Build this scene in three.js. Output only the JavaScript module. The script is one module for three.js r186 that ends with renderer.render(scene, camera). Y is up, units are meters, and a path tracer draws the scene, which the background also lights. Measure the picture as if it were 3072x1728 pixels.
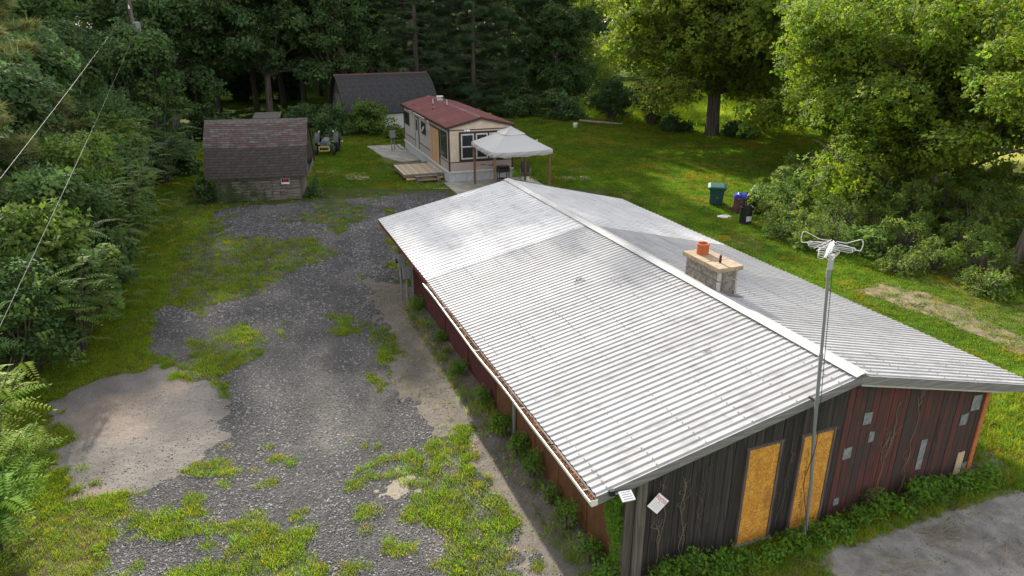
import * as THREE from 'three';
import { mergeGeometries } from 'three/addons/utils/BufferGeometryUtils.js';

// ---------------------------------------------------------------- camera, sky, sun, exposure
const scene = new THREE.Scene();
const camera = new THREE.PerspectiveCamera(45.13, 16 / 9, 0.1, 900);
camera.position.set(0, 8.9, 0);
camera.rotation.set(-21.123 * Math.PI / 180, 0, 0);
scene.add(camera);
const renderer = new THREE.WebGLRenderer({ antialias: true });
renderer.toneMapping = THREE.LinearToneMapping;
renderer.toneMappingExposure = 2.35;
renderer.shadowMap.enabled = true;
const SKY_LIGHT = .84;
const SUN_AZ = -21.2 * Math.PI / 180, SUN_EL = 27 * Math.PI / 180;   // low sun, far ahead and to the left
const sunDir = new THREE.Vector3(Math.sin(SUN_AZ) * Math.cos(SUN_EL), Math.sin(SUN_EL), -Math.cos(SUN_AZ) * Math.cos(SUN_EL));
{
  // hazy summer sky: pale at the horizon, soft blue above, thin high cloud all round, a mild glow about the sun
  const w = 512, h = 256, d = new Float32Array(w * h * 4), v = new THREE.Vector3(), r = [];
  for (let i = 0; i < 4096; i++) r.push(Math.abs(Math.sin(i * 12.9898) * 43758.5453) % 1);
  const n2 = (x, y) => { const xi = Math.floor(x), yi = Math.floor(y), f = x - xi, g = y - yi, k = (a, b) => r[(((a % 64) + 64) % 64) + 64 * (((b % 64) + 64) % 64)], q = f * f * (3 - 2 * f), t = g * g * (3 - 2 * g); return (k(xi, yi) * (1 - q) + k(xi + 1, yi) * q) * (1 - t) + (k(xi, yi + 1) * (1 - q) + k(xi + 1, yi + 1) * q) * t; };
  for (let j = 0; j < h; j++) for (let i = 0; i < w; i++) {
    const th = (j + .5) / h * Math.PI - Math.PI / 2, ph = ((i + .5) / w - .5) * 2 * Math.PI; v.set(Math.cos(th) * Math.cos(ph), Math.sin(th), Math.cos(th) * Math.sin(ph));
    const e = Math.max(v.y, 0), t = Math.pow(1 - e, 2.2), x = v.x / (e + .35) * 3, z = v.z / (e + .35) * 3;
    const cl = Math.min(1, Math.max(0, (n2(x, z) * .5 + n2(x * 2.1, z * 2.1) * .3 + n2(x * 4.3, z * 4.3) * .2 - .38) * 2.6)) * .75;
    const glow = .5 * Math.pow(Math.max(0, v.dot(sunDir)), 6), c = [.46 + .32 * t, .50 + .28 * t, .58 + .20 * t], k = SKY_LIGHT;
    const o = (j * w + i) * 4; d[o] = k * (c[0] * (1 - cl) + .95 * cl + glow); d[o + 1] = k * (c[1] * (1 - cl) + .91 * cl + glow * .95); d[o + 2] = k * (c[2] * (1 - cl) + .88 * cl + glow * .8); d[o + 3] = 1;
  }
  const t = new THREE.DataTexture(d, w, h, THREE.RGBAFormat, THREE.FloatType); t.mapping = THREE.EquirectangularReflectionMapping; t.magFilter = THREE.LinearFilter; t.needsUpdate = true;
  scene.background = t; scene.environment = t;
}
const sun = new THREE.DirectionalLight(new THREE.Color(1.0, 0.93, 0.80), 5.0);
sun.position.copy(sunDir).multiplyScalar(120);
sun.castShadow = true;
sun.shadow.radius = 1.6;
sun.shadow.mapSize.set(4096, 4096);
Object.assign(sun.shadow.camera, { left: -60, right: 60, top: 60, bottom: -60, near: 1, far: 300 });
scene.add(sun); scene.add(sun.target);

// ---------------------------------------------------------------- helpers
function mulberry(a) { return function () { a |= 0; a = a + 0x6D2B79F5 | 0; let t = Math.imul(a ^ a >>> 15, 1 | a); t = t + Math.imul(t ^ t >>> 7, 61 | t) ^ t; return ((t ^ t >>> 14) >>> 0) / 4294967296; }; }
let rnd = mulberry(7);
const R = (a, b) => a + (b - a) * rnd();
const V = (x, y, z) => new THREE.Vector3(x, y, z);
const D2R = Math.PI / 180;
const lerp = (a, b, t) => a + (b - a) * t;
const clamp = (x, a, b) => Math.min(b, Math.max(a, x));
const sstep = (a, b, x) => { const t = clamp((x - a) / (b - a), 0, 1); return t * t * (3 - 2 * t); };
const NT = new Float32Array(65536); { const r = mulberry(99); for (let i = 0; i < 65536; i++) NT[i] = r(); }
function vnoise(x, y, per = 256) {
  const xi = Math.floor(x), yi = Math.floor(y), fx = x - xi, fy = y - yi;
  const m = n => ((n % per) + per) % per;
  const x0 = m(xi), x1 = m(xi + 1), y0 = m(yi) * 256, y1 = m(yi + 1) * 256;
  const u = fx * fx * (3 - 2 * fx), v = fy * fy * (3 - 2 * fy);
  return lerp(lerp(NT[(y0 + x0) & 65535], NT[(y0 + x1) & 65535], u), lerp(NT[(y1 + x0) & 65535], NT[(y1 + x1) & 65535], u), v);
}
const fbm = (x, y, o = 4, per = 256) => { let s = 0, a = 0.5, n = 0; for (let i = 0; i < o; i++) { s += a * vnoise(x, y, per); n += a; a *= 0.5; x *= 2; y *= 2; per *= 2; } return s / n; };

const names = {};
function numbered(n) { const k = names[n] = (names[n] ?? -1) + 1; return k ? n + '_' + String(k).padStart(3, '0') : n; }
function tag(o, label, category, group) { o.userData.label = label; o.userData.category = category; if (group) o.userData.group = group; return o; }
function thing(name, label, category, [x, y, z] = [0, 0, 0], turn = 0, group) {
  const g = new THREE.Group(); g.name = numbered(name); g.position.set(x, y, z); g.rotation.y = turn; scene.add(g);
  return tag(g, label, category, group);
}
function part(name, geo, mat, parent) {
  const m = new THREE.Mesh(geo, mat); m.name = name; m.castShadow = m.receiveShadow = true; parent.add(m); return m;
}
function structure(name, geo, mat) { const m = part(name, geo, mat, scene); m.userData.kind = 'structure'; return m; }
function solo(name, geo, mat, label, category, pos, turn = 0, group) {
  const m = part(numbered(name), geo, mat, scene); if (pos) m.position.set(...pos); m.rotation.y = turn; return tag(m, label, category, group);
}
// every surface carries uv in metres, taken from the axis its face looks along
function metric(geo, swap = false) {
  const g = geo.index ? geo.toNonIndexed() : geo; const p = g.attributes.position, uv = new Float32Array(p.count * 2);
  const a = V(), b = V(), c = V(), n = V();
  for (let i = 0; i < p.count; i += 3) {
    a.fromBufferAttribute(p, i); b.fromBufferAttribute(p, i + 1); c.fromBufferAttribute(p, i + 2);
    n.copy(b).sub(a).cross(c.clone().sub(a)); const ax = Math.abs(n.x), ay = Math.abs(n.y), az = Math.abs(n.z);
    for (let k = 0; k < 3; k++) {
      const q = k === 0 ? a : k === 1 ? b : c; let u, v;
      if (ay >= ax && ay >= az) { u = q.x; v = q.z; } else if (ax > az) { u = q.z; v = q.y; } else { u = q.x; v = q.y; }
      if (swap) [u, v] = [v, u];
      uv[(i + k) * 2] = u; uv[(i + k) * 2 + 1] = v;
    }
  }
  g.setAttribute('uv', new THREE.BufferAttribute(uv, 2)); return g;
}
function strip(g) { for (const k of Object.keys(g.attributes)) if (!['position', 'normal', 'uv'].includes(k)) g.deleteAttribute(k); return g; }
function merge(list) { return mergeGeometries(list.map(g => strip(g.index ? g.toNonIndexed() : g))); }
function box(x0, x1, y0, y1, z0, z1) { const g = new THREE.BoxGeometry(x1 - x0, y1 - y0, z1 - z0); g.translate((x0 + x1) / 2, (y0 + y1) / 2, (z0 + z1) / 2); return metric(g); }
// box with chamfered long edges, so that edges catch light
function cbox(x0, x1, y0, y1, z0, z1, c = 0.01) {
  const w = x1 - x0, h = y1 - y0, d = z1 - z0; c = Math.min(c, w * .3, h * .3, d * .3);
  const s = new THREE.Shape(); s.moveTo(-w / 2 + c, -h / 2 + c); s.lineTo(w / 2 - c, -h / 2 + c); s.lineTo(w / 2 - c, h / 2 - c); s.lineTo(-w / 2 + c, h / 2 - c); s.closePath();
  const g = new THREE.ExtrudeGeometry(s, { depth: d - 2 * c, bevelEnabled: true, bevelSize: c, bevelThickness: c, bevelSegments: 1 });
  g.translate((x0 + x1) / 2, (y0 + y1) / 2, z0 + c); return metric(g);
}
// flat polygon [[x,y],...] pushed out along z
function slab(poly, z0, z1) { const s = new THREE.Shape(poly.map(p => new THREE.Vector2(p[0], p[1]))); const g = new THREE.ExtrudeGeometry(s, { depth: z1 - z0, bevelEnabled: false }); g.translate(0, 0, z0); return metric(g); }
function bar(a, b, w, h = w) { // rectangular bar from a to b
  const L = a.distanceTo(b), g = new THREE.BoxGeometry(w, L, h); const q = new THREE.Quaternion().setFromUnitVectors(V(0, 1, 0), b.clone().sub(a).normalize());
  g.applyQuaternion(q); g.translate((a.x + b.x) / 2, (a.y + b.y) / 2, (a.z + b.z) / 2); return metric(g);
}
function rod(a, b, r0, r1 = r0, seg = 8) {
  const L = a.distanceTo(b), g = new THREE.CylinderGeometry(r1, r0, L, seg); const q = new THREE.Quaternion().setFromUnitVectors(V(0, 1, 0), b.clone().sub(a).normalize());
  g.applyQuaternion(q); g.translate((a.x + b.x) / 2, (a.y + b.y) / 2, (a.z + b.z) / 2); return g.toNonIndexed();
}
function tube(pts, r, seg = 6, closed = false, per = 4) { return new THREE.TubeGeometry(new THREE.CatmullRomCurve3(pts, closed, 'catmullrom', 0.3), pts.length * per, r, seg, closed).toNonIndexed(); }
// tapering limb through points with a radius at each
function limb(pts, radii, seg = 7) {
  const pos = [], nor = [], idx = [], n = pts.length; let ref = V(1, 0, 0.3).normalize();
  for (let i = 0; i < n; i++) {
    const t = pts[Math.min(i + 1, n - 1)].clone().sub(pts[Math.max(i - 1, 0)]).normalize();
    const s = ref.clone().addScaledVector(t, -ref.dot(t)).normalize(), b = t.clone().cross(s); ref = s;
    for (let k = 0; k <= seg; k++) { const a = k / seg * 2 * Math.PI, d = s.clone().multiplyScalar(Math.cos(a)).addScaledVector(b, Math.sin(a)); pos.push(pts[i].x + d.x * radii[i], pts[i].y + d.y * radii[i], pts[i].z + d.z * radii[i]); nor.push(d.x, d.y, d.z); }
  }
  for (let i = 0; i < n - 1; i++) for (let k = 0; k < seg; k++) { const a = i * (seg + 1) + k, b = a + seg + 1; idx.push(a, a + 1, b, b, a + 1, b + 1); }
  const g = new THREE.BufferGeometry(); g.setAttribute('position', new THREE.Float32BufferAttribute(pos, 3)); g.setAttribute('normal', new THREE.Float32BufferAttribute(nor, 3)); g.setIndex(idx); return metric(g);
}
// ---------------------------------------------------------------- textures and materials
function dataTex(w, h, f, srgb = true, tile = 1, tileY = tile) {
  const d = new Uint8Array(w * h * 4), c = [0, 0, 0];
  const enc = v => { v = clamp(v, 0, 1); return 255 * (srgb ? (v <= 0.0031308 ? v * 12.92 : 1.055 * Math.pow(v, 1 / 2.4) - 0.055) : v); };
  for (let j = 0; j < h; j++) for (let i = 0; i < w; i++) { f(i / w, j / h, c, i, j); const k = (j * w + i) * 4; d[k] = enc(c[0]); d[k + 1] = enc(c[1]); d[k + 2] = enc(c[2]); d[k + 3] = 255; }
  const t = new THREE.DataTexture(d, w, h); t.wrapS = t.wrapT = THREE.RepeatWrapping; t.magFilter = THREE.LinearFilter; t.minFilter = THREE.LinearMipmapLinearFilter; t.generateMipmaps = true;
  if (srgb) t.colorSpace = THREE.SRGBColorSpace; t.repeat.set(1 / tile, 1 / tileY); t.needsUpdate = true; return t;
}
const mix3 = (c, a, b, t) => { c[0] = lerp(a[0], b[0], t); c[1] = lerp(a[1], b[1], t); c[2] = lerp(a[2], b[2], t); };
const lin = (r, g, b) => new THREE.Color().setRGB(r, g, b);
function mat(color, rough = 0.8, extra = {}) { return new THREE.MeshStandardMaterial({ color: Array.isArray(color) ? lin(...color) : color, roughness: rough, ...extra }); }
const SHARED = {};
// mottled surface: two colours and a speckle
function mottle(a, b, tile = 1, { size = 256, freq = 8, spk = 0.12, rough = 0.85, bump = 0, sharp = 1, metal = 0, spec = 1 } = {}) {
  const map = dataTex(size, size, (u, v, c) => { let t = fbm(u * freq, v * freq, 4, freq); t = clamp((t - 0.5) * 2.2 * sharp + 0.5, 0, 1); mix3(c, a, b, t); const s = 1 + (rnd() - 0.5) * 2 * spk; c[0] *= s; c[1] *= s; c[2] *= s; }, true, tile);
  const m = new THREE.MeshPhysicalMaterial({ map, roughness: rough, metalness: metal, specularIntensity: spec });
  if (bump) { SHARED.rough ??= dataTex(512, 512, (u, v, c) => { c[0] = c[1] = c[2] = fbm(u * 24, v * 24, 4, 24) * 0.7 + rnd() * 0.3; }, false); m.bumpMap = SHARED.rough.clone(); m.bumpMap.repeat.set(1 / tile, 1 / tile); m.bumpScale = bump; }
  return m;
}
// wood grain running along v
function wood(a, b, tile = 0.5, { streak = 26, rough = 0.85, bump = 0.003, wear = null, wearAmt = 0.5, size = 256 } = {}) {
  const grain = (u, v) => fbm(u * streak + 2.2 * fbm(u * 4, v * 2, 2, 4), v * 2, 4, streak);
  const map = dataTex(size, size * 2, (u, v, c) => {
    let t = clamp((grain(u, v) - 0.5) * 2.4 + 0.5, 0, 1); mix3(c, a, b, t);
    if (wear) { const w = sstep(1 - wearAmt - 0.08, 1 - wearAmt + 0.1, fbm(u * 6, v * 5 + 3, 4, 6) * 0.6 + grain(u * 1, v) * 0.55 - 0.05); mix3(c, c.slice(), wear, w); }
    const s = 0.93 + 0.14 * rnd(); c[0] *= s; c[1] *= s; c[2] *= s;
  }, true, tile, tile * 3);
  const m = new THREE.MeshStandardMaterial({ map, roughness: rough });
  if (bump) { SHARED.grain ??= dataTex(256, 512, (u, v, c) => { c[0] = c[1] = c[2] = fbm(u * 26 + 2.2 * fbm(u * 4, v * 2, 2, 4), v * 2, 4, 26); }, false); m.bumpMap = SHARED.grain.clone(); m.bumpMap.repeat.set(1 / tile, 1 / tile / 3); m.bumpScale = bump; }
  return m;
}
const M = {};
M.lumber = wood([.42, .31, .19], [.55, .43, .28], 0.3);
M.deck = wood([.40, .32, .21], [.52, .44, .31], 0.3);
M.greyWood = wood([.11, .095, .08], [.22, .195, .165], 0.4);
M.shedWood = wood([.13, .115, .10], [.34, .31, .28], 0.5, { wear: [.09, .075, .06], wearAmt: .4 });
M.darkBoards = [0, 1, 2].map(i => wood([.012 + i * .004, .0105 + i * .0033, .009 + i * .0026], [.036 + i * .008, .03 + i * .0066, .025 + i * .005], 0.5, { bump: 0.006 }));
M.redBoards = [0, 1, 2, 3].map(i => wood([.075 - i * .008, .02, .016], [.12 - i * .012, .034, .027], 0.55, { wear: [.04, .03, .024], wearAmt: .38 + i * .09, bump: 0.006 }));
M.fascia = wood([.13, .125, .12], [.22, .21, .2], 0.4);
M.redPaint = mottle([.17, .028, .022], [.24, .045, .03], 1);
M.orangeBoard = mottle([.34, .10, .03], [.44, .14, .045], .5);
M.redWall = mottle([.055, .009, .008], [.08, .015, .012], 1.3, { spk: .06 });
M.orangeWall = mottle([.08, .03, .008], [.12, .046, .013], 1.1, { spk: .08 });
M.white = mottle([.52, .52, .50], [.62, .62, .60], .9, { spk: .04, rough: .6 });
M.whitePlastic = mat([.8, .8, .78], .4);
M.greyMetal = mat([.22, .225, .23], .5, { metalness: .1 });
M.galv = mat([.2, .205, .21], .5, { metalness: .15 });
M.darkMetal = mat([.05, .05, .05], .5, { metalness: .4 });
M.black = mat([.015, .015, .016], .45);
M.rubber = mat([.02, .02, .021], .85);
M.glass = new THREE.MeshPhysicalMaterial({ color: lin(.03, .035, .04), roughness: .06, metalness: 0, specularIntensity: .6 });
M.brownTrim = mat([.045, .018, .014], .5);
M.concrete = mottle([.24, .22, .185], [.34, .32, .28], 2.5, { bump: .004 });
M.block = mottle([.12, .108, .09], [.24, .215, .18], .6, { bump: .012, freq: 10, spk: .2 });
M.capstone = mottle([.25, .185, .12], [.35, .265, .18], .5, { bump: .006, spk: .16 });
M.mortar = mottle([.32, .3, .265], [.42, .4, .36], .4);
M.terracotta = mottle([.36, .085, .028], [.46, .125, .045], .4);
M.bark = wood([.055, .045, .036], [.15, .125, .10], 0.8, { streak: 14, bump: .03 });
M.paleBark = wood([.17, .14, .10], [.30, .25, .185], 0.8, { streak: 14, bump: .02 });
M.deadTwig = mat([.24, .19, .135], .9);
M.greyTwig = mat([.11, .085, .065], .9);
function leafMat(r, g, b, tr = 0.35, rough = 0.75) { return new THREE.MeshPhysicalMaterial({ color: lin(r, g, b), roughness: rough, transmission: tr, thickness: 0, side: THREE.DoubleSide, specularIntensity: .28 }); }
// ---------------------------------------------------------------- ground
const inPoly = (x, z, P) => { let c = false; for (let i = 0, j = P.length - 1; i < P.length; j = i++) { const [xi, zi] = P[i], [xj, zj] = P[j]; if ((zi > z) !== (zj > z) && x < (xj - xi) * (z - zi) / (zj - zi) + xi) c = !c; } return c; };
const area = P => { P.bb = [Math.min(...P.map(p => p[0])) - .4, Math.max(...P.map(p => p[0])) + .4, Math.min(...P.map(p => p[1])) - .4, Math.max(...P.map(p => p[1])) + .4]; return P; };
const A = {
  drive: area([[-6.9, -6], [-7.2, -9.3], [-7.4, -10.5], [-7.4, -11.4], [-7.1, -11.7], [-6.6, -13.6], [-7, -15.4], [-7.6, -16.2], [-8.8, -16.7], [-10.5, -18.1], [-11.7, -20.7], [-12, -22.6], [-13.7, -26.8], [-14, -30.6], [-14.5, -33.8], [-13.3, -35], [-11, -35.4], [-8.2, -36.3], [-6.1, -37.4], [-3.5, -37.7], [-2.9, -36.3], [-6.1, -31.6], [-4.5, -25.8], [-3.9, -22.4], [-3.6, -18.6], [-3, -16.2], [-2.9, -15.4], [-2.2, -14.6], [-1.7, -13.9], [-1, -13.1], [-.6, -11.7], [0, -10.3], [.5, -9.3], [1.2, -6]]),
  sand: area([[-11.7, -15.2], [-10.9, -16.2], [-9.6, -16.8], [-7.9, -16.3], [-6.9, -15.2], [-6.6, -13.6], [-6.7, -12.6], [-7.1, -11.7], [-8.2, -11.3], [-9.2, -12.1], [-10.7, -13.9]]),
  dirt: area([[-5.2, -23.8], [-3.4, -23.6], [-1.4, -19], [.4, -14.6], [2.2, -10.2], [3.2, -7], [1.2, -7], [.5, -9.3], [0, -10.3], [-.7, -12.2], [-1.7, -13.9], [-2.9, -15.4], [-3.3, -18.1], [-4.2, -20.4], [-4.9, -22.3]]),
  dust: area([[-3.1, -11.9], [-2.8, -12.2], [-2.3, -12.3], [-1.9, -12.1], [-1.9, -11.7], [-2.3, -11.5], [-2.8, -11.4]]),
  fl: area([[-9.5, -6.5], [-10.5, -9.3], [-10, -11.3], [-8.2, -11.3], [-7.3, -10.8], [-7.5, -10.4], [-7.2, -9.3], [-7, -6.5]]),
};
const GRASS = [
  [[-12, -21.7], [-12, -22.6], [-13.7, -26.8], [-13.3, -29], [-12.7, -29], [-11.2, -28.7], [-9.5, -29], [-8.2, -29.3], [-7.4, -26.8], [-8.2, -24.5], [-8.8, -22.4], [-9.5, -21.9], [-10.6, -21.2]],
  [[-9.5, -19.2], [-8.6, -19.9], [-8, -20.1], [-7.2, -18.3], [-7.1, -17.1], [-7.7, -16.5], [-8.7, -16.8], [-9.3, -17.3], [-9, -18.1]],
  [[-7.3, -19.5], [-7.2, -20.1], [-6.8, -18.9], [-7, -18.7]],
  [[-7.1, -10.4], [-6.8, -11], [-6.4, -11.2], [-5.8, -11.4], [-5.7, -10.7], [-5.8, -10.3], [-6.5, -10.2]],
  [[-2.6, -12.5], [-2.3, -13.1], [-1.5, -12.6], [-1.7, -14], [-1.1, -13.7], [-1, -12.6], [-.95, -11.8], [-.5, -11], [0, -9.8], [.5, -8], [-1.4, -8], [-1.3, -10], [-1.9, -10.8], [-1.8, -11.7], [-1.7, -12.1], [-2.5, -12.3]],
  [[-5.7, -9.6], [-5.2, -10], [-4.7, -10.1], [-4.2, -10.5], [-3.5, -9.8], [-3.3, -8.3], [-5.8, -8.3]],
  [[-10.5, -34.6], [-9.6, -35.8], [-7.7, -34.6], [-7.3, -31.6], [-7.6, -29.6], [-9.1, -31.6]],
  [[-5.9, -20.7], [-5.3, -20.7], [-4.5, -19.5], [-4.7, -19.2], [-5.2, -19.5]],
  [[-3.9, -16.7], [-3.5, -16.8], [-3.3, -15.2], [-3.6, -15.4]],
  [[-4.6, -20.1], [-3.8, -19.5], [-3.1, -17.6], [-3.2, -17.1], [-3.8, -17.8]],
  [[-13.7, -26.8], [-14.4, -31.6], [-13.6, -33.4], [-13.1, -30.3], [-13.3, -26.8]],
].map(area);
// 0 gravel, 1 grass, 2 bare sand, 3 dirt, 4 pale dust, 5 thin grass on brown soil
function cover(x, z) {
  const wx = x + (vnoise(x * 1.1, z * 1.1) - .5) * .7 + (vnoise(x * 4.3 + 9, z * 4.3) - .5) * .5, wz = z + (vnoise(x * 1.1 + 40, z * 1.1 + 7) - .5) * .7 + (vnoise(x * 4.3 + 70, z * 4.3) - .5) * .5;
  const hit = P => wx > P.bb[0] && wx < P.bb[1] && wz > P.bb[2] && wz < P.bb[3] && inPoly(wx, wz, P);
  if (hit(A.dust)) return 4;
  for (const g of GRASS) if (hit(g)) return 1;
  if (hit(A.sand)) return 2;
  if (hit(A.dirt)) return 3;
  if (hit(A.fl)) return 5;
  if (hit(A.drive)) { const n = fbm(x * .55 + 3, z * .55, 3); return (z > -13 && n > .69) || (z < -19 && n > .70) ? 1 : 0; }
  return 1;
}
{
  const X0 = -17, X1 = 6, Z0 = -38.6, Z1 = -6.4, w = 1024, h = 1434;
  const col = [[.076, .073, .074], [.05, .068, .018], [.15, .138, .128], [.14, .124, .108], [.24, .21, .165], [.085, .066, .038]];
  const map = dataTex(w, h, (u, v, c, i, j) => {
    const x = lerp(X0, X1, u), z = lerp(Z0, Z1, v), k = cover(x, z), q = col[k];
    const n = fbm(x * 2.3, z * 2.3, 4), s = rnd();
    let m = .72 + .56 * n, q_ = 0;
    if (k === 0) m *= .45 + 1.15 * s * s; else if (k === 1) { m *= .45 + 1.0 * s; const dg = inPoly(x, z, A.drive) ? sstep(.35, .7, fbm(x * 3.1 + 2, z * 3.1, 3)) : 0; c[0] = c[1] = c[2] = 0; q_ = dg; } else m *= .86 + .28 * s;
    c[0] = q[0] * m; c[1] = q[1] * m; c[2] = q[2] * m; if (q_) mix3(c, c.slice(), [.085 * m, .08 * m, .07 * m], q_);
    if (k === 2) { const t = sstep(.45, .7, vnoise(x * .8 + 5, z * .8)); c[0] *= 1 + .22 * t; c[1] *= 1 + .1 * t; }
    if (k === 0) { const t = sstep(.5, .75, fbm(x * .5 + 8, z * .5 + 3, 3)); c[0] += .05 * t; c[1] += .045 * t; c[2] += .037 * t; }
    if ((k === 3 || k === 2) && s > .985) { c[0] *= .5; c[1] *= .45; c[2] *= .4; }
  });
  map.wrapS = map.wrapT = THREE.ClampToEdgeWrapping;
  const bump = dataTex(512, 512, (u, v, c) => { c[0] = c[1] = c[2] = rnd() * .3 + .7 * fbm(u * 24, v * 24, 5, 24); }, false); bump.repeat.set(7, 10);
  const g = new THREE.PlaneGeometry(X1 - X0, Z1 - Z0, 90, 120); g.rotateX(-Math.PI / 2); g.translate((X0 + X1) / 2, .006, (Z0 + Z1) / 2);
  const p = g.attributes.position, uv = g.attributes.uv;
  for (let i = 0; i < p.count; i++) uv.setXY(i, (p.getX(i) - X0) / (X1 - X0), (p.getZ(i) - Z0) / (Z1 - Z0));
  structure('driveway', g, new THREE.MeshPhysicalMaterial({ map, roughness: .95, specularIntensity: .2, bumpMap: bump, bumpScale: .03 }));
}
{
  // the lawn: one sheet to the horizon
  const map = dataTex(1024, 1024, (u, v, c) => {
    const n = fbm(u * 16, v * 16, 5, 16), d = fbm(u * 6 + 3, v * 6, 4, 6), s = rnd();
    mix3(c, [.048, .098, .008], [.09, .155, .014], clamp((n - .5) * 2 + .5, 0, 1));
    mix3(c, c.slice(), [.17, .135, .07], .6 * sstep(.57, .7, d)); mix3(c, c.slice(), [.045, .085, .012], .7 * sstep(.5, .68, fbm(u * 9 + 1, v * 9 + 4, 3, 9)));
    const m = .65 + .7 * s; c[0] *= m; c[1] *= m; c[2] *= m;
  }, true, 24);
  const bump = dataTex(512, 512, (u, v, c) => { c[0] = c[1] = c[2] = rnd() * .6 + .4 * fbm(u * 40, v * 40, 3, 40); }, false, 6);
  const g = new THREE.PlaneGeometry(700, 700); g.rotateX(-Math.PI / 2); g.translate(0, 0, -200);
  structure('ground', metric(g), new THREE.MeshPhysicalMaterial({ map, roughness: .95, specularIntensity: .05, bumpMap: bump, bumpScale: .05 }));
}
function ragged(P, step = .3, amp = .35, seed = 0) {
  const out = [];
  for (let i = 0; i < P.length; i++) { const a = P[i], b = P[(i + 1) % P.length], L = Math.hypot(b[0] - a[0], b[1] - a[1]), n = Math.max(1, Math.round(L / step)); for (let k = 0; k < n; k++) { const x = lerp(a[0], b[0], k / n), z = lerp(a[1], b[1], k / n); out.push([x + (fbm(x * 1.5 + seed, z * 1.5, 3) - .5) * 2 * amp, z + (fbm(x * 1.5 + 50 + seed, z * 1.5, 3) - .5) * 2 * amp]); } }
  return out;
}
function sheet(name, P, y, m, raggedness = .35) {
  const s = new THREE.Shape((raggedness ? ragged(P, .25, raggedness) : P).map(p => new THREE.Vector2(p[0], -p[1]))); const g = new THREE.ShapeGeometry(s); g.rotateX(-Math.PI / 2); g.translate(0, y, 0);
  return structure(name, metric(g), m);
}
M.dirtSheet = mottle([.10, .082, .042], [.19, .145, .085], 3, { size: 512, freq: 12, spk: .22, bump: .02 });
M.greyDirt = mottle([.15, .14, .125], [.25, .235, .21], 3, { size: 512, freq: 14, spk: .2, bump: .02 });
const rightDirt = [[12.2, -22.6], [13.2, -23.6], [14.4, -22.6], [15.2, -20.4], [15.8, -17], [16.2, -13], [14.6, -14.2], [14.5, -18], [13.4, -20.6]];
sheet('bare_soil', rightDirt, .005, M.dirtSheet);
const frontDirt = [[2.6, -6.5], [3.4, -9.2], [5.0, -9.9], [6.7, -10.5], [8.2, -11.2], [9.5, -11.6], [12.5, -11.6], [13, -10.4], [10.4, -9.9], [9.0, -8.6], [8.6, -6.5]];
sheet('dirt_track', frontDirt, .010, M.greyDirt, .2);
const sodSpots = [[[-12.4, -43.6], [-11.2, -44.2], [-10.6, -43], [-12.1, -42.8]], [[-10.4, -42.4], [-9.2, -43.4], [-8.5, -40.7], [-9.7, -41]], [[-4.5, -38.6], [-3.6, -39.4], [-3.4, -38], [-4.4, -37.6]], [[2.6, -41.8], [4.6, -42.2], [4.9, -41.2], [3, -40.9]]];
M.strawSoil = mottle([.2, .15, .09], [.36, .29, .19], 2, { spk: .2 });
for (const P of sodSpots) sheet('bare_soil', P, .005, M.strawSoil, .3).name = numbered('bare_soil_spot');
const meadow = [[9, -66], [16, -62.5], [24, -60], [40, -57], [90, -50], [120, -90], [60, -112], [-60, -112], [-40, -92], [-5, -92], [4, -80]];
M.meadow = mottle([.17, .25, .025], [.25, .33, .045], 5, { size: 512, freq: 16, spk: .3, spec: .05 });
sheet('meadow', meadow, .008, M.meadow, .5);
const rightField = [[20, -52], [34, -30], [60, -20], [90, -45], [45, -56]];
sheet('hay_field', rightField, .008, mottle([.2, .21, .04], [.3, .29, .07], 5, { size: 256, freq: 16, spk: .25, spec: .05 }), .5);
// concrete by the mobile home
const MHP = { x: -3.649, z: -40.057, turn: 19.9 * D2R };
const mhW = (x, z) => [MHP.x + x * Math.cos(MHP.turn) + z * Math.sin(MHP.turn), MHP.z - x * Math.sin(MHP.turn) + z * Math.cos(MHP.turn)];
{
  const patio = [[-.35, .05], [4.9, .05], [4.9, 4.4], [-.35, 4.4]].map(([x, z]) => mhW(x, z));
  const pad = [[-2.6, -14.2], [-.1, -14.2], [-.1, -7.4], [-1.3, -7.0], [-2.2, -9.5]].map(([x, z]) => mhW(x, z));
  for (const [n, P] of [['patio', patio], ['concrete_pad', pad]]) {
    const s = new THREE.Shape(P.map(p => new THREE.Vector2(p[0], -p[1]))); const g = new THREE.ExtrudeGeometry(s, { depth: .06, bevelEnabled: true, bevelSize: .01, bevelThickness: .01, bevelSegments: 1 }); g.rotateX(-Math.PI / 2); g.translate(0, 0, 0);
    structure(n, metric(g), M.concrete);
  }
}
// ---------------------------------------------------------------- barn (local x across the gable, z towards the road end, so z = -along)
const BARN = { x: 5.998, z: -10.515, turn: 21.4 * D2R };
const bW = (x, z) => [BARN.x + x * Math.cos(BARN.turn) + z * Math.sin(BARN.turn), BARN.z - x * Math.sin(BARN.turn) + z * Math.cos(BARN.turn)];
const RH = 3.218, LW = 5.06, RW = 5.04, LD = 1.067, RD = 1.2225, LEN = 16.87;   // ridge height, half widths, drops, length
const roofH = x => x < 0 ? RH + x * LD / LW : RH - x * RD / RW;
const barn = thing('barn', 'long low barn with silver ribbed metal roof and weathered red board gable', 'barn', [BARN.x, 0, BARN.z], BARN.turn);
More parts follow.
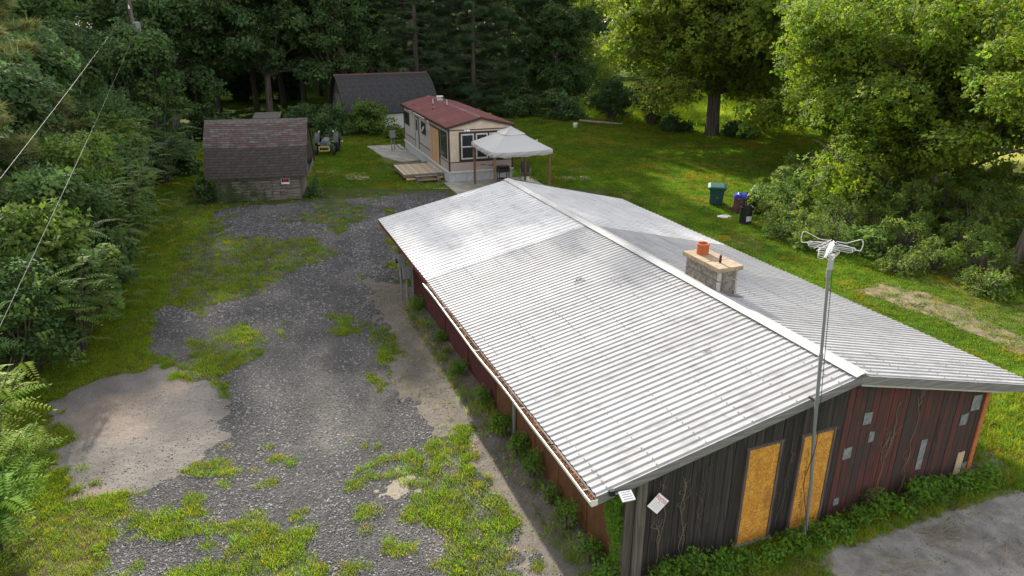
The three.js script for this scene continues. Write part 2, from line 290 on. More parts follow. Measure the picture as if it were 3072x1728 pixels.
// one roofing sheet: ribs run up the slope
function roofSheet(side, a0, a1, pitch, rib, hgt, lift) {
  const w = side < 0 ? LW : RW, prof = [], n = Math.round((a1 - a0) / pitch), p = (a1 - a0) / n;
  for (let i = 0; i < n; i++) { const s = a0 + i * p; prof.push([s, 0], [s + p * .5 - rib * .5, 0], [s + p * .5 - rib * .28, hgt], [s + p * .5 + rib * .28, hgt], [s + p * .5 + rib * .5, 0]); }
  prof.push([a1, 0]);
  const pos = [], idx = [], N = prof.length, K = 4;
  for (let k = 0; k <= K; k++) { const t = k / K, x = side * (.02 + t * (w - .02)); for (const [a, h] of prof) pos.push(x, roofH(x) + h + lift + .004 * Math.sin(a * 1.7 + t * 3), -a); }
  for (let k = 0; k < K; k++) for (let i = 0; i < N - 1; i++) { const q = k * N + i, r = q + N; if (side < 0) idx.push(q, q + 1, r, q + 1, r + 1, r); else idx.push(q, r, q + 1, q + 1, r, r + 1); }
  const g = new THREE.BufferGeometry(); g.setAttribute('position', new THREE.Float32BufferAttribute(pos, 3)); g.setIndex(idx);
  const f = metric(g); f.computeVertexNormals(); return f;
}
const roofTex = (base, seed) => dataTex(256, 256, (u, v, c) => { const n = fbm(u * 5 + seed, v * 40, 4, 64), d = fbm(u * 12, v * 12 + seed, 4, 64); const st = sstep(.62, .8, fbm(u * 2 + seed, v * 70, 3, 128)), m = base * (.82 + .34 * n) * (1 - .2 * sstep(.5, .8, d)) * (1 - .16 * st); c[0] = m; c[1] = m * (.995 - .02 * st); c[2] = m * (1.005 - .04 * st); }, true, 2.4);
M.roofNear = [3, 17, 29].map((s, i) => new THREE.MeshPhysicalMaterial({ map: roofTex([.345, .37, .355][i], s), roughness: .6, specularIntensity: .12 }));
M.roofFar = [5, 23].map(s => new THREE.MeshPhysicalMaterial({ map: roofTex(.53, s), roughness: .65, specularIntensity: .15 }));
for (const side of [-1, 1]) {
  const seam = 10.1; let k = 0;
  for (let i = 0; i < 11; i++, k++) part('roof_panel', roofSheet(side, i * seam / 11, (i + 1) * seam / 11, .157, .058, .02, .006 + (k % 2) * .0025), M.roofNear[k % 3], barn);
  const n = 7, d = (LEN - seam) / n;
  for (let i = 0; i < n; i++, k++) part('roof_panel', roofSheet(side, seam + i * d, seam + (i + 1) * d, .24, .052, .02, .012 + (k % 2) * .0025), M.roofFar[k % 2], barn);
  // boarding under the metal
  const w = side < 0 ? LW : RW;
  const deck = slab(side < 0 ? [[-w + .03, roofH(-w + .03) - .002], [-w + .03, roofH(-w + .03) - .05], [-.001, RH - .05], [-.001, RH - .002]] : [[.001, RH - .002], [.001, RH - .05], [w - .03, roofH(w - .03) - .05], [w - .03, roofH(w - .03) - .002]], -LEN + .05, -.05);
  part('roof_deck', deck, M.greyWood, barn);
}
// screws: rows of small washers on the ribs, too small to pick apart
{
  const one = new THREE.CylinderGeometry(.011, .013, .012, 5), pts = [];
  for (const side of [-1, 1]) for (let r = 0; r < 6; r++) for (let i = 0; i < 64; i++) { const a = (i + .5) * .1578, x = side * (.45 + r * .88 + R(-.02, .02)); if (rnd() < .85 && Math.abs(x) < 5) pts.push([x, roofH(x) + .036, -a]); }
  part('roof_screw', merge(pts.map(p => one.clone().translate(...p))), M.greyMetal, barn).userData.kind = 'stuff';
}
// ridge cap pieces
for (let i = 0; i < 6; i++) {
  const a0 = i * LEN / 6 - (i ? .05 : .03), a1 = (i + 1) * LEN / 6 + (i === 5 ? .02 : 0), up = .05 + (5 - i) * .003, w = .17;
  const g = slab([[-w, roofH(-w) + up], [0, RH + up + .012], [w, roofH(w) + up], [w, roofH(w) + up - .004], [0, RH + up + .008], [-w, roofH(-w) + up - .004]], -a1, -a0);
  part('ridge_cap', g, M.ridge ??= mat([.34, .34, .34], .65), barn);
}
// rake boards at both ends, white trim under the right one
for (const [z0, z1] of [[-.05, .0], [-LEN, -LEN + .05]]) for (const side of [-1, 1]) {
  const w = side < 0 ? LW : RW, pts = side < 0 ? [[-w, roofH(-w) - .002], [-w, roofH(-w) - .16], [-.002, RH - .16], [-.002, RH - .002]] : [[.002, RH - .002], [.002, RH - .16], [w, roofH(w) - .16], [w, roofH(w) - .002]];
  part('rake_board', metric(slab(pts, z0, z1), true), M.fascia, barn);
}
part('soffit_trim', slab([[.15, roofH(.15) - .17], [.15, roofH(.15) - .235], [4.1, roofH(4.1) - .235], [4.1, roofH(4.1) - .17]], -.14, -.09), mat([.55, .54, .48], .6), barn);
// eave boards
part('eave_board', box(-LW + .012, -LW + .05, roofH(-LW) - .15, roofH(-LW) - .03, -LEN + .055, -.055), mottle([.10, .02, .018], [.16, .03, .025], 1), barn);
part('eave_board', box(RW - .05, RW - .012, roofH(RW) - .15, roofH(RW) - .03, -LEN + .055, -.055), M.greyWood, barn);
// gutter along the near two thirds of the left eave
{
  const y = roofH(-LW) - .03, x0 = -LW - .125, x1 = -LW + .008, L0 = -9.95, L1 = .02;
  const sag = z => -.012 * Math.sin(z * .9) - .01 * Math.sin(z * 2.3 + 1);
  const profile = [[x1, y - .005], [x1, y - .10], [x0 + .03, y - .11], [x0, y - .02], [x0 - .004, y], [x0 + .012, y + .004], [x0 + .012, y - .004], [x0 + .006, y - .022], [x0 + .036, y - .102], [x1 - .006, y - .093], [x1 - .006, y - .005]];
  const s = new THREE.Shape(profile.map(p => new THREE.Vector2(p[0], p[1]))); const g = new THREE.ExtrudeGeometry(s, { depth: L1 - L0, steps: 40, bevelEnabled: false }); g.translate(0, 0, L0);
  const p = g.attributes.position; for (let i = 0; i < p.count; i++) { const q = p.getZ(i), f = p.getX(i) < x0 + .05 ? 1 : .3; p.setY(i, p.getY(i) + sag(q) * f); p.setX(i, p.getX(i) + .01 * Math.sin(q * 1.3) * f); }
  g.computeVertexNormals();
  const gutter = part('gutter', metric(g), M.gutter = mat([.72, .70, .67], .5), barn);
  part('end_cap', slab([[x0 - .006, y + .002], [x1 + .002, y + .0], [x1 + .002, y - .10], [x0 + .03, y - .115]], L1 + .001, L1 + .006), mat([.62, .63, .58], .5), gutter);
  for (let i = 0; i < 8; i++) part('hanger', box(x0 + .004, x1, y + .001 + sag(-.25 - i * 1.3) * .6, y + .007, -.25 - i * 1.3 - .012, -.25 - i * 1.3 + .012), M.galv, gutter);
  const leaf = new THREE.BufferGeometry(); leaf.setAttribute('position', new THREE.Float32BufferAttribute([-.03, 0, 0, 0, .006, .018, .03, 0, 0, 0, .006, -.018], 3)); leaf.setIndex([0, 1, 2, 0, 2, 3]); leaf.computeVertexNormals();
  const n = 5200, im = new THREE.InstancedMesh(leaf, mat([.30, .17, .09], .95, { side: THREE.DoubleSide }), n), o = new THREE.Object3D(), c = new THREE.Color();
  for (let i = 0; i < n; i++) { const z = R(L0 + .05, L1 - .02), k = fbm(z * 1.2 + 30, 0, 2); o.position.set(R(x0 + .03, x1 - .012), y - .075 + R(0, .06) * (k + .25), z); o.rotation.set(R(-1, 1), R(0, 6.3), R(-1, 1)); o.scale.setScalar(R(.5, 1.1)); o.updateMatrix(); im.setMatrixAt(i, o.matrix); const t = rnd(); im.setColorAt(i, c.setRGB(lerp(.35, 1.3, t), lerp(.3, 1.2, t), lerp(.3, 1.05, t))); }
  im.name = 'leaf_litter'; im.userData.kind = 'stuff'; im.castShadow = im.receiveShadow = true; im.position.copy(barn.position); im.rotation.copy(barn.rotation); scene.add(im); tag(im, 'dry brown leaves filling the white gutter', 'leaf litter');
}
// gable wall facing the camera: upright boards, black-brown left of the ridge, red right of it
{
  const zf = -.25, top = x => roofH(x) - .055;
  const holes = [[-2.06, -1.3, .02, 2.14], [-.88, -.1, -.04, 2.12]];
  let x = -4.33;
  while (x < 3.80) {
    const edge = [...holes.flatMap(h => [h[0], h[1]]), 3.84].filter(e => e > x + .004), w = Math.min(R(.13, .19), Math.min(...edge) - x), red = x > -.08, xr = x + w - R(.006, .014), out = R(0, .012);
    const m = red ? M.redBoards[Math.floor(R(0, 3.99))] : M.darkBoards[Math.floor(R(0, 2.99))];
    const cuts = holes.filter(h => xr > h[0] + .003 && x < h[1] - .003);
    const piece = (y0, y1a, y1b) => { const g = slab([[x, y0], [xr, y0], [xr, y1b], [x, y1a]], zf - .03, zf + out); const uv = g.attributes.uv, du = R(0, 5), dv = R(0, 5); for (let i = 0; i < uv.count; i++) uv.setXY(i, uv.getX(i) + du, uv.getY(i) + dv); part('wall_board', g, m, barn); };
    const end = R(-.02, .05);
    if (!cuts.length) piece(end, top(x), top(xr)); else { const [, , y0, y1] = cuts[0]; if (y0 > .05) piece(end, y0, y0); piece(y1, top(x), top(xr)); }
    x += w;
  }
  part('corner_board', slab([[3.79, 0], [3.90, 0], [3.90, top(3.9)], [3.79, top(3.79)]], zf + .015, zf + .045), M.orangeBoard, barn);
  // boarded-up windows
  const osb = (print) => {
    const c = document.createElement('canvas'); c.width = 256; c.height = 768; const k = c.getContext('2d'); k.fillStyle = '#c58a2e'; k.fillRect(0, 0, 256, 768);
    const cols = ['#d9a34a', '#b5771f', '#cf9438', '#a86d1c', '#e0b15c', '#c08428', '#94601a'];
    for (let i = 0; i < 3400; i++) { k.save(); k.translate(rnd() * 256, rnd() * 768); k.rotate((rnd() - .5) * 2.6 + (rnd() < .5 ? 0 : 1.57)); k.globalAlpha = .35 + .4 * rnd(); k.fillStyle = cols[Math.floor(rnd() * 7)]; const l = 12 + rnd() * 30, w = 2 + rnd() * 6; k.fillRect(-l / 2, -w / 2, l, w); k.restore(); }
    for (let i = 0; i < 7; i++) { k.globalAlpha = .10; k.fillStyle = '#4a3010'; k.beginPath(); k.ellipse(rnd() * 256, rnd() * 768, 10 + rnd() * 40, 30 + rnd() * 110, 0, 0, 6.3); k.fill(); } k.globalAlpha = .9; k.fillStyle = '#3a2c1c'; for (let i = 0; i < 9; i++) for (const q of [7, 247]) { k.beginPath(); k.arc(q, 30 + i * 88, 2.2, 0, 6.3); k.fill(); }
    if (print) {
      k.globalAlpha = .85; k.fillStyle = '#2a1c10'; k.save(); k.translate(66, 740); k.rotate(-Math.PI / 2); k.font = 'bold 30px sans-serif'; k.fillText('APA', 150, 10);
      for (const [q0, q1] of [[44, 92], [236, 290], [320, 372], [420, 540], [568, 630]]) for (let q = q0; q < q1; q += 9) { k.fillRect(q, -12 + 5 * rnd(), 3 + 3 * rnd(), 6 + 12 * rnd()); }
      k.lineWidth = 3; k.strokeStyle = '#2a1c10'; for (const q of [20, 40, 100, 225, 310, 400, 560, 640]) { k.beginPath(); k.moveTo(q, -24); k.lineTo(q, 16); k.stroke(); } k.beginPath(); k.moveTo(0, 22); k.lineTo(150, 22); k.stroke(); k.restore();
    }
    const t = new THREE.CanvasTexture(c); t.colorSpace = THREE.SRGBColorSpace; return new THREE.MeshStandardMaterial({ map: t, roughness: .75 });
  };
  M.winTrim = wood([.06, .045, .04], [.13, .10, .09], .3);
  holes.forEach(([x0, x1, y0, y1], i) => {
    const fr = .05, sk = i ? .03 : .02;
    const win = part('window', merge([box(x0, x0 + fr, y0 + fr, y1 - fr, zf - .02, zf + .04), box(x1 - fr, x1, y0 + fr, y1 - fr, zf - .02, zf + .04), box(x0 - .02, x1 + .02, y1 - fr, y1, zf - .022, zf + .045)]), M.winTrim, barn);
    part('sill', cbox(x0 - .03, x1 + .03, y0, y0 + fr, zf - .02, zf + .07, .006), M.greyWood, win);
    const g = new THREE.BoxGeometry(x1 - x0 - 2 * fr - .01, y1 - y0 - 2 * fr - .01, .012); g.translate((x0 + x1) / 2, (y0 + y1) / 2, zf + .012 + sk * .2);
    part('chipboard_panel', g, osb(i === 1), win).userData.label = i ? 'orange chipboard sheet with black printed stamps' : 'orange chipboard sheet, plain';
  });
  // tin and wood patches on the red boards
  M.tin = mottle([.13, .15, .15], [.22, .24, .235], .4);
  const patches = [[.54, .74, 1.98, 2.22], [.77, .9, 1.56, 1.77], [.2, .4, 1.31, 1.56], [2.24, 2.4, .56, 1.24], [3.45, 3.7, 1.64, 1.97], [3.23, 3.42, 1.35, 1.61], [3.66, 3.78, .07, .36], [.2, .33, .28, .44]];
  for (const [a, b, c, d] of patches) part('tin_patch', slab([[a + R(-.01, .01), c], [b, c + R(-.02, .02)], [b + R(-.01, .01), d], [a, d + R(-.02, .02)]], zf + .014, zf + .02), M.tin, barn);
  part('wood_patch', box(3.43, 3.62, .12, .66, zf + .014, zf + .03), M.lumber, barn);
  // corner post and the left wall
  part('corner_post', cbox(-4.22, -4.04, 0, top(-4.1) - .1, zf + .02, zf + .1, .012), M.postGrey = wood([.07, .06, .05], [.14, .122, .10], .4), barn);
  part('corner_post', cbox(-4.4, -4.225, 0, top(-4.4) - .05, zf - .1, zf + .04, .012), wood([.05, .042, .034], [.10, .085, .07], .4), barn);
  const panelsL = [[-.36, -1.55, 1], [-1.56, -2.75, 1], [-2.76, -3.95, 1], [-3.96, -5.15, 1], [-5.16, -6.35, 1], [-6.36, -8.55, 0], [-8.56, -10.75, 0], [-10.76, -12.95, 0], [-12.96, -14.55, 0]];
  for (const [z0, z1, o] of panelsL) part('wall_panel', box(-4.37, -4.35, .02, top(-4.36), z1, z0), o ? M.orangeWall : M.redWall, barn);
  for (const z of [-1.55, -3.95, -6.35, -8.55, -10.75]) part('batten', box(-4.39, -4.372, .02, top(-4.4), z - .035, z + .025), z > -6 ? M.orangeWall : M.redWall, barn);
  part('corner_board', box(-4.42, -4.3, 0, top(-4.4), -14.68, -14.56), wood([.10, .06, .045], [.17, .11, .08], .3), barn);
  part('door_trim', box(-4.45, -4.40, .02, .9, -5.05, -4.99), M.greyMetal, barn);
  part('right_wall', box(3.82, 3.86, 0, top(3.9), -14.6, -.3), M.redPaint, barn);
  part('far_wall', slab([[-4.3, 0], [3.8, 0], [3.8, top(3.8)], [0, top(0)], [-4.3, top(-4.3)]], -14.66, -14.6), M.redPaint, barn);
  part('porch_post', cbox(-4.5, -4.38, 0, roofH(-4.45) - .06, -16.5, -16.38), M.greyWood, barn);
  part('porch_post', cbox(4.2, 4.32, 0, roofH(4.3) - .06, -16.5, -16.38), M.greyWood, barn);
}
// chimney of rough block with a stone cap
{
  const ch = new THREE.Group(); ch.name = 'chimney'; barn.add(ch);
  const x0 = .1, x1 = .6, z0 = -5.38, z1 = -4.12, top = 3.72;
  part('core', box(x0 + .02, x1 - .02, 2.8, top - .01, z0 + .02, z1 - .02), M.mortar, ch);
  const rows = [[2.98, 3.24], [3.25, 3.48], [3.49, 3.72]];
  rows.forEach(([a, b], r) => {
    const cutsZ = r % 2 ? [z0, -5.0, -4.56, z1] : [z0, -4.78, z1];
    for (let i = 0; i < cutsZ.length - 1; i++) for (const X of [[x0, x0 + .1], [x1 - .1, x1]]) part('block', cbox(X[0] - R(0, .008), X[1] + R(0, .008), a + .004, b - .004, cutsZ[i] + .006, cutsZ[i + 1] - .006, .012), M.block, ch);
    for (const Zs of [[z0 - .004, z0 + .09], [z1 - .09, z1 + .006]]) part('block', cbox(x0 + .105, x1 - .105, a + .004, b - .004, Zs[0], Zs[1], .012), M.block, ch);
    part('mortar_patch', cbox(x0 - .012, x0 + .05, a + .01, b - .015, z1 - .07, z1 + .012, .01), M.mortar, ch);
    part('mortar_patch', cbox(x1 - .05, x1 + .012, a + .02, b - .01, z1 - .06, z1 + .012, .01), M.mortar, ch);
  });
  part('cap_slab', cbox(x0 - .09, x1 + .07, top, top + .1, -4.56, z1 + .08, .014), M.capstone, ch);
  part('cap_slab', cbox(x0 - .085, x1 + .075, top, top + .098, z0 - .06, -4.565, .014), M.capstone, ch);
  const pot = new THREE.LatheGeometry([[.135, 0], [.14, .01], [.138, .2], [.15, .21], [.15, .245], [.14, .255], [.12, .255], [.112, .23], [.112, .05]].map(p => new THREE.Vector2(...p)), 28); pot.translate(.33, top + .1, -5.1);
  part('flue_pot', pot, M.terracotta, ch);
  part('flue_floor', new THREE.CylinderGeometry(.112, .112, .02, 20).translate(.33, top + .15, -5.1), M.black, ch);
  part('iron_pipe', rod(V(.3, top + .09, -4.4), V(.3, top + .28, -4.4), .028, .028, 12), mat([.06, .028, .018], .8, { metalness: .3 }), ch);
  part('flashing', slab([[.0, roofH(0) + .05], [.75, roofH(.75) + .05], [.75, roofH(.75) + .044], [.0, roofH(0) + .044]], z0 - .1, z1 + .12), M.galv, ch);
}
// two meter boxes on posts at the far corner
{
  const p = bW(-4.85, -14.2), t = thing('electric_meter', 'grey electric meter boxes on pipe conduits at the far barn corner', 'electric meter', [p[0], 0, p[1]], BARN.turn);
  part('meter_box', cbox(-.13, .13, 1.15, 1.6, -.1, .06, .02), M.greyMetal, t); part('breaker_box', cbox(-.02, .26, .8, 1.2, .1, .24, .02), M.greyMetal, t);
  part('meter_dial', rod(V(-.13, 1.4, -.02), V(-.2, 1.4, -.02), .08, .07, 16), M.glass, t);
  for (const [x, z, h] of [[-.06, 0, 1.16], [.1, .17, .82], [.3, .2, 1.3]]) part('conduit', rod(V(x, 0, z), V(x, h, z), .035, .035, 10), M.greyMetal, t);
}
// solar flood light under the rake
{
  const p = bW(-4.74, .0), t = thing('flood_light', 'white flat solar flood light bracketed under the barn rake', 'flood light', [p[0], 2.17, p[1]], BARN.turn);
  part('bracket', merge([box(-.12, -.04, -.03, .06, 0, .06), box(-.06, .02, -.015, .015, .03, .1)]), M.black, t);
  const g = cbox(-.11, .12, -.01, .01, -.08, .09, .005); g.rotateZ(-.12); g.rotateX(.45); g.translate(.1, .0, .16);
  const panel = part('panel', g, M.whitePlastic, t);
  for (let i = 0; i < 4; i++) { const c = box(-.08, .09, .0105, .0125, -.06 + i * .038, -.05 + i * .038); c.rotateZ(-.12); c.rotateX(.45); c.translate(.1, 0, .16); part('cell', c, M.greyMetal, panel); }
}
// diamond-hung notice
{
  const c = document.createElement('canvas'); c.width = c.height = 512; const k = c.getContext('2d'); k.fillStyle = '#efeef0'; k.fillRect(0, 0, 512, 512);
  k.fillStyle = '#c4183a'; k.font = 'bold 150px sans-serif'; k.textAlign = 'center'; k.fillText('POSTED', 256, 165, 480);
  k.fillStyle = '#c9a3ac'; for (let i = 0; i < 7; i++) { const y = 225 + i * 36; k.fillRect(60 + (i % 3) * 24, y, 390 - (i % 3) * 48, 7); } k.fillStyle = '#a04055'; k.fillRect(238, 200, 30, 40);
  const t = new THREE.CanvasTexture(c); t.colorSpace = THREE.SRGBColorSpace;
  const p = bW(-3.92, .03), g = new THREE.BoxGeometry(.29, .29, .006); g.rotateZ(-.82);
  solo('notice_sign', g, new THREE.MeshStandardMaterial({ map: t, roughness: .5 }), 'white diamond-hung sign reading POSTED in red by the corner post', 'sign', [p[0], 1.62, p[1] - .13], BARN.turn);
}
// television antenna on its mast
{
  const p = bW(-.81, .16), t = thing('television_antenna', 'tall grey mast with white looped television antenna by the barn gable', 'antenna', [p[0], 0, p[1]], BARN.turn);
  const base = V(0, 0, 0), topP = V(-.59, 5.75, 0);
  const at = h => base.clone().lerp(topP, h / 5.75);
  part('mast', merge([limb([at(0), at(1.4).add(V(.02, 0, .02)), at(2.6), at(3.9)], [.03, .03, .03, .03], 10), limb([at(3.88), at(5.38)], [.024, .024], 10)]), M.galv, t);
  part('clamp', merge([rod(at(5.26), at(5.4), .034, .034, 12), rod(at(3.82), at(3.95), .036, .036, 12)]), M.greyMetal, t);
  part('wall_bracket', bar(at(3.05), at(3.05).add(V(0, 0, -.17)), .03, .04), M.darkMetal, t);
  const c = at(5.48); part('rotor_housing', cbox(c.x - .01, c.x + .06, c.y - .1, c.y + .14, -.035, .035, .012), M.antGrey = mat([.36, .37, .37], .5), t);
  part('cable', tube([at(5.3).add(V(.04, 0, .03)), at(3.6).add(V(.05, 0, .03)), at(2.2).add(V(.035, 0, .04)), at(1.5).add(V(-.16, 0, .03)), at(.7).add(V(-.04, 0, .04)), at(.1).add(V(.03, 0, .03))], .006, 5), M.black, t);
  const h = at(5.75), a = .95, fx = Math.sin(a), fz = Math.cos(a);       // boom points down-left towards the camera
  const Q = .62, B = (s, l, y = 0) => V(h.x + Q * (-fx * s + fz * l), h.y + Q * (y - s * .12), Q * (fz * s + fx * l));
  part('boom', merge([bar(B(-.3, 0, .02), B(.62, 0, -.01), .028, .028), bar(B(-.12, 0, .03), B(.25, 0, -.04), .05, .06)]), M.whitePlastic, t);
  M.antWhite = mat([.5, .5, .49], .45);
  const loop = (pts, r = .0065) => part('element', tube(pts, r, 6, true, 5), M.antWhite, t);
  loop([B(-.25, -.08, .05), B(-.25, -.3, .05), B(-.22, -.68, .2), B(-.2, -.72, .1), B(-.2, -.7, -.08), B(-.18, -.35, .0), B(-.2, -.08, .02)]);
  loop([B(-.25, .08, .05), B(-.25, .3, .05), B(-.22, .6, .2), B(-.2, .66, .1), B(-.2, .62, -.08), B(-.18, .35, .0), B(-.2, .08, .02)]);
  for (const [s, w] of [[-.08, .5], [.03, .46]]) for (const q of [-1, 1]) loop([B(s, q * .05, .02), B(s, q * w, .03), B(s + .04, q * (w + .03), 0), B(s + .06, q * w, -.03), B(s + .05, q * .05, -.02)], .0055);
  for (let i = 0; i < 4; i++) { const s = .2 + i * .13, w = .22 - i * .02; loop([B(s, -w, .02), B(s, -w * .5, .045), B(s, 0, .02), B(s, w * .5, .045), B(s, w, .02), B(s + .03, w, -.05), B(s + .02, w * .5, -.07), B(s, 0, -.03), B(s + .02, -w * .5, -.07), B(s + .03, -w, -.05)], .0055); }
  part('stay', merge([rod(B(-.3, -.05, .06), B(.2, -.34, -.02), .0055), rod(B(-.2, .0, .06), B(.3, -.26, -.03), .0055)]), M.antWhite, t);
}
// dead vines on the gable boards
{
  const vine = (x, y0, y1, k) => {
    const parts = []; const grow = (x, y, h, r, d) => { const pts = [], n = 5 + Math.floor(h * 3); let q = x; for (let i = 0; i <= n; i++) { pts.push(V(q, y + h * i / n, -.228 + .012 * Math.sin(i) + .012)); q += R(-.07, .07); } for (const p of pts) p.y = Math.min(p.y, roofH(p.x) - .3); parts.push(tube(pts, r, 4, false, 2)); if (d) for (let j = 0; j < 3; j++) { const i = 1 + Math.floor(rnd() * (n - 1)); grow(pts[i].x, pts[i].y, h * R(.2, .45), r * .7, d - 1); } };
    grow(x, y0, y1 - y0, .0045, k); const p = solo('dead_vine', merge(parts), rnd() < .5 ? M.deadTwig : M.greyTwig, x < 0 ? 'dry bare vine clinging to the black barn boards' : 'dry bare vine clinging to the red barn boards', 'dead vine', [BARN.x, 0, BARN.z], BARN.turn, x < 0 ? 'dry vines on the black boards' : 'dry vines on the red boards'); return p;
  };
  for (const [x, a, b] of [[-3.75, .1, 1.75], [-3.3, .1, 1.8], [-2.75, .1, 1.9], [-1.15, .2, 2.1], [1.35, .1, 2.3], [1.9, .1, 2.3], [2.7, .1, 2.2]]) vine(x, a, b, 2);
}
// twigs blown onto the roof
for (const [x, z] of [[-1.95, -6.9], [-1.5, -2.3]]) {
  const parts = []; for (let i = 0; i < 5; i++) parts.push(rod(V(R(-.2, .2), .006, R(-.1, .1)), V(R(-.2, .2), .012, R(-.12, .12)), .006, .004, 4)); const p = bW(x, z);
  const o = solo('roof_twig', merge(parts), M.greyTwig, z < -5 ? 'thin dry twigs lying mid-slope on the metal roof' : 'thin dry twigs lying near the road end of the metal roof', 'twig', [p[0], roofH(x) + .03, p[1]], BARN.turn); o.rotation.z = Math.atan(LD / LW);
}
// ---------------------------------------------------------------- mobile home (local x along its front, z towards the camera)
const W = 3.91, L = 12.56, SK = .67, EV = 3.2, RG = 3.7;
const home = thing('mobile_home', 'beige single-wide mobile home with maroon ribbed metal roof', 'mobile home', [MHP.x, 0, MHP.z], MHP.turn);
{
  M.sideGrey = mottle([.36, .35, .32], [.43, .42, .385], 1.5, { spk: .05 }); M.cream = mottle([.56, .47, .36], [.64, .55, .43], 1.5, { spk: .05 });
  M.lapPink = mat([.46, .37, .33], .6); M.lapGrey = mat([.36, .32, .29], .6); M.skirt = mottle([.40, .42, .43], [.48, .50, .51], 1, { spk: .04 });
  M.maroon = [mottle([.14, .035, .035], [.19, .055, .05], 1.4, { rough: .45, spk: .05 }), mottle([.155, .04, .04], [.2, .062, .056], 1.6, { rough: .45, spk: .05 })];
  part('wall', merge([box(.02, W - .02, SK, EV, -L + .02, -.02)]), M.sideGrey, home);
  part('front_wall', slab([[.0, 1.2], [W, 1.2], [W, EV], [W / 2, RG - .12], [0, EV]], -.019, .012), M.cream, home);
  // vertical grooves of the front: separate boards
  for (let i = 0; i < 14; i++) { const a = i * W / 14 + .012, b = (i + 1) * W / 14 - .012; part('front_board', box(a, b, 1.22, 3.02, .013, .022), M.cream, home); }
  for (let i = 0; i < 4; i++) { const y = .7 + i * .125; const g = slab([[y, 0], [y + .122, 0], [y + .122, .012], [y, .03]], .06, W - .06); g.rotateY(-Math.PI / 2); g.rotateZ(0); const q = new THREE.BoxGeometry(W - .1, .118, .018); q.rotateX(.09); q.translate(W / 2, y + .06, .02); part('lap_board', metric(q), M.lapPink, home); const s = new THREE.BoxGeometry(.018, .118, L - .06); s.rotateZ(-.09); s.translate(.0, y + .06, -L / 2); part('lap_board', metric(s), M.lapGrey, home); }
  part('belt_trim', box(.06, W - .06, 1.17, 1.22, .012, .035), M.brownTrim, home); part('belt_trim', box(-.02, .015, 1.17, 1.2, -L, -.05), M.brownTrim, home);
  part('belt_trim', slab([[.06, 3.0], [W - .06, 3.0], [W - .06, 3.05], [.06, 3.05]], .012, .04), M.brownTrim, home);
  part('corner_trim', box(-.02, .07, SK, EV - .02, -.03, .045), M.brownTrim, home); part('corner_trim', box(W - .07, W + .02, SK, EV - .02, -.03, .045), M.brownTrim, home); part('corner_trim', box(-.02, .02, SK, EV - .05, -L, -L + .06), M.brownTrim, home);
  // skirting
  part('skirt_rail', cbox(-.05, W + .05, .58, .68, -.02, .07), M.white, home); part('skirt_rail', cbox(-.07, .0, .58, .68, -L, -.03), M.white, home);
  for (let i = 0; i < 11; i++) part('skirt_panel', box(i * W / 11 + .006, (i + 1) * W / 11 - .006, .0, .58, -.03, .012 + (i % 2) * .006), M.skirt, home);
  for (let i = 0; i < 34; i++) part('skirt_panel', box(-.012 - (i % 2) * .006, .02, .0, .58, -(i + 1) * L / 34 + .006, -i * L / 34 - .006 - (i ? 0 : .03)), M.skirt, home);
  part('back_skirt', merge([box(W - .03, W, 0, SK, -L, -.04), box(.05, W - .05, 0, SK, -L, -L + .03)]), M.skirt, home);
  // roof: ribbed sheets both sides
  const o = .14, rh = x => EV + .02 + (RG - EV) * (1 - Math.abs(x - W / 2) / (W / 2 + o));
  for (const side of [-1, 1]) for (let s = 0; s < 8; s++) {
    const n = 7, prof = [], z0 = .12 - s * (L + .24) / 8, p = (L + .24) / 8 / n; for (let i = 0; i < n; i++) { const z = z0 - i * p; prof.push([z, 0], [z - p * .34, 0], [z - p * .43, .04], [z - p * .57, .04], [z - p * .66, 0]); } prof.push([z0 - n * p, 0]);
    const pos = [], idx = [], N = prof.length; for (let k = 0; k <= 1; k++) for (const [z, h] of prof) { const x = W / 2 + side * (k ? W / 2 + o : .01); pos.push(x, rh(x) + h + (s % 2) * .002, z); }
    for (let i = 0; i < N - 1; i++) side < 0 ? idx.push(i, i + 1, N + i, i + 1, N + i + 1, N + i) : idx.push(i, N + i, i + 1, i + 1, N + i, N + i + 1);
    const g = new THREE.BufferGeometry(); g.setAttribute('position', new THREE.Float32BufferAttribute(pos, 3)); g.setIndex(idx); const f = metric(g); f.computeVertexNormals(); part('roof_panel', f, M.maroon[s % 2], home);
  }
  part('roof_deck', slab([[-o + .01, rh(-o) - .005], [W / 2, rh(W / 2) - .005], [W + o - .01, rh(W + o) - .005], [W + o - .01, rh(W + o) - .06], [W / 2, rh(W / 2) - .06], [-o + .01, rh(-o) - .06]], -L - .1, .1), M.brownTrim, home);
  part('ridge_cap', slab([[W / 2 - .16, rh(W / 2 - .16) + .03], [W / 2, rh(W / 2) + .04], [W / 2 + .16, rh(W / 2 + .16) + .03], [W / 2 + .16, rh(W / 2 + .16) + .025], [W / 2, rh(W / 2) + .034], [W / 2 - .16, rh(W / 2 - .16) + .025]], -L - .12, .13), mat([.15, .065, .06], .45), home);
  for (const s of [-1, 1]) { const e = W / 2 + s * (W / 2 + o); part('rake_board', slab([[W / 2, rh(W / 2) + .01], [e, rh(e) + .01], [e, rh(e) - .13], [W / 2, rh(W / 2) - .13]], .101, .14), M.brownTrim, home); part('eave_board', box(e - .02, e + .02, rh(e) - .13, rh(e) - .01, -L - .1, .1), M.brownTrim, home);
    part('rake_trim', slab([[W / 2, RG - .17], [W / 2 + s * 1.25, RG - .17 - 1.25 * (RG - EV) / (W / 2 + o)], [W / 2 + s * 1.25, RG - .19 - 1.25 * (RG - EV) / (W / 2 + o)], [W / 2, RG - .19]], .013, .03), mat([.45, .2, .13], .6), home); }
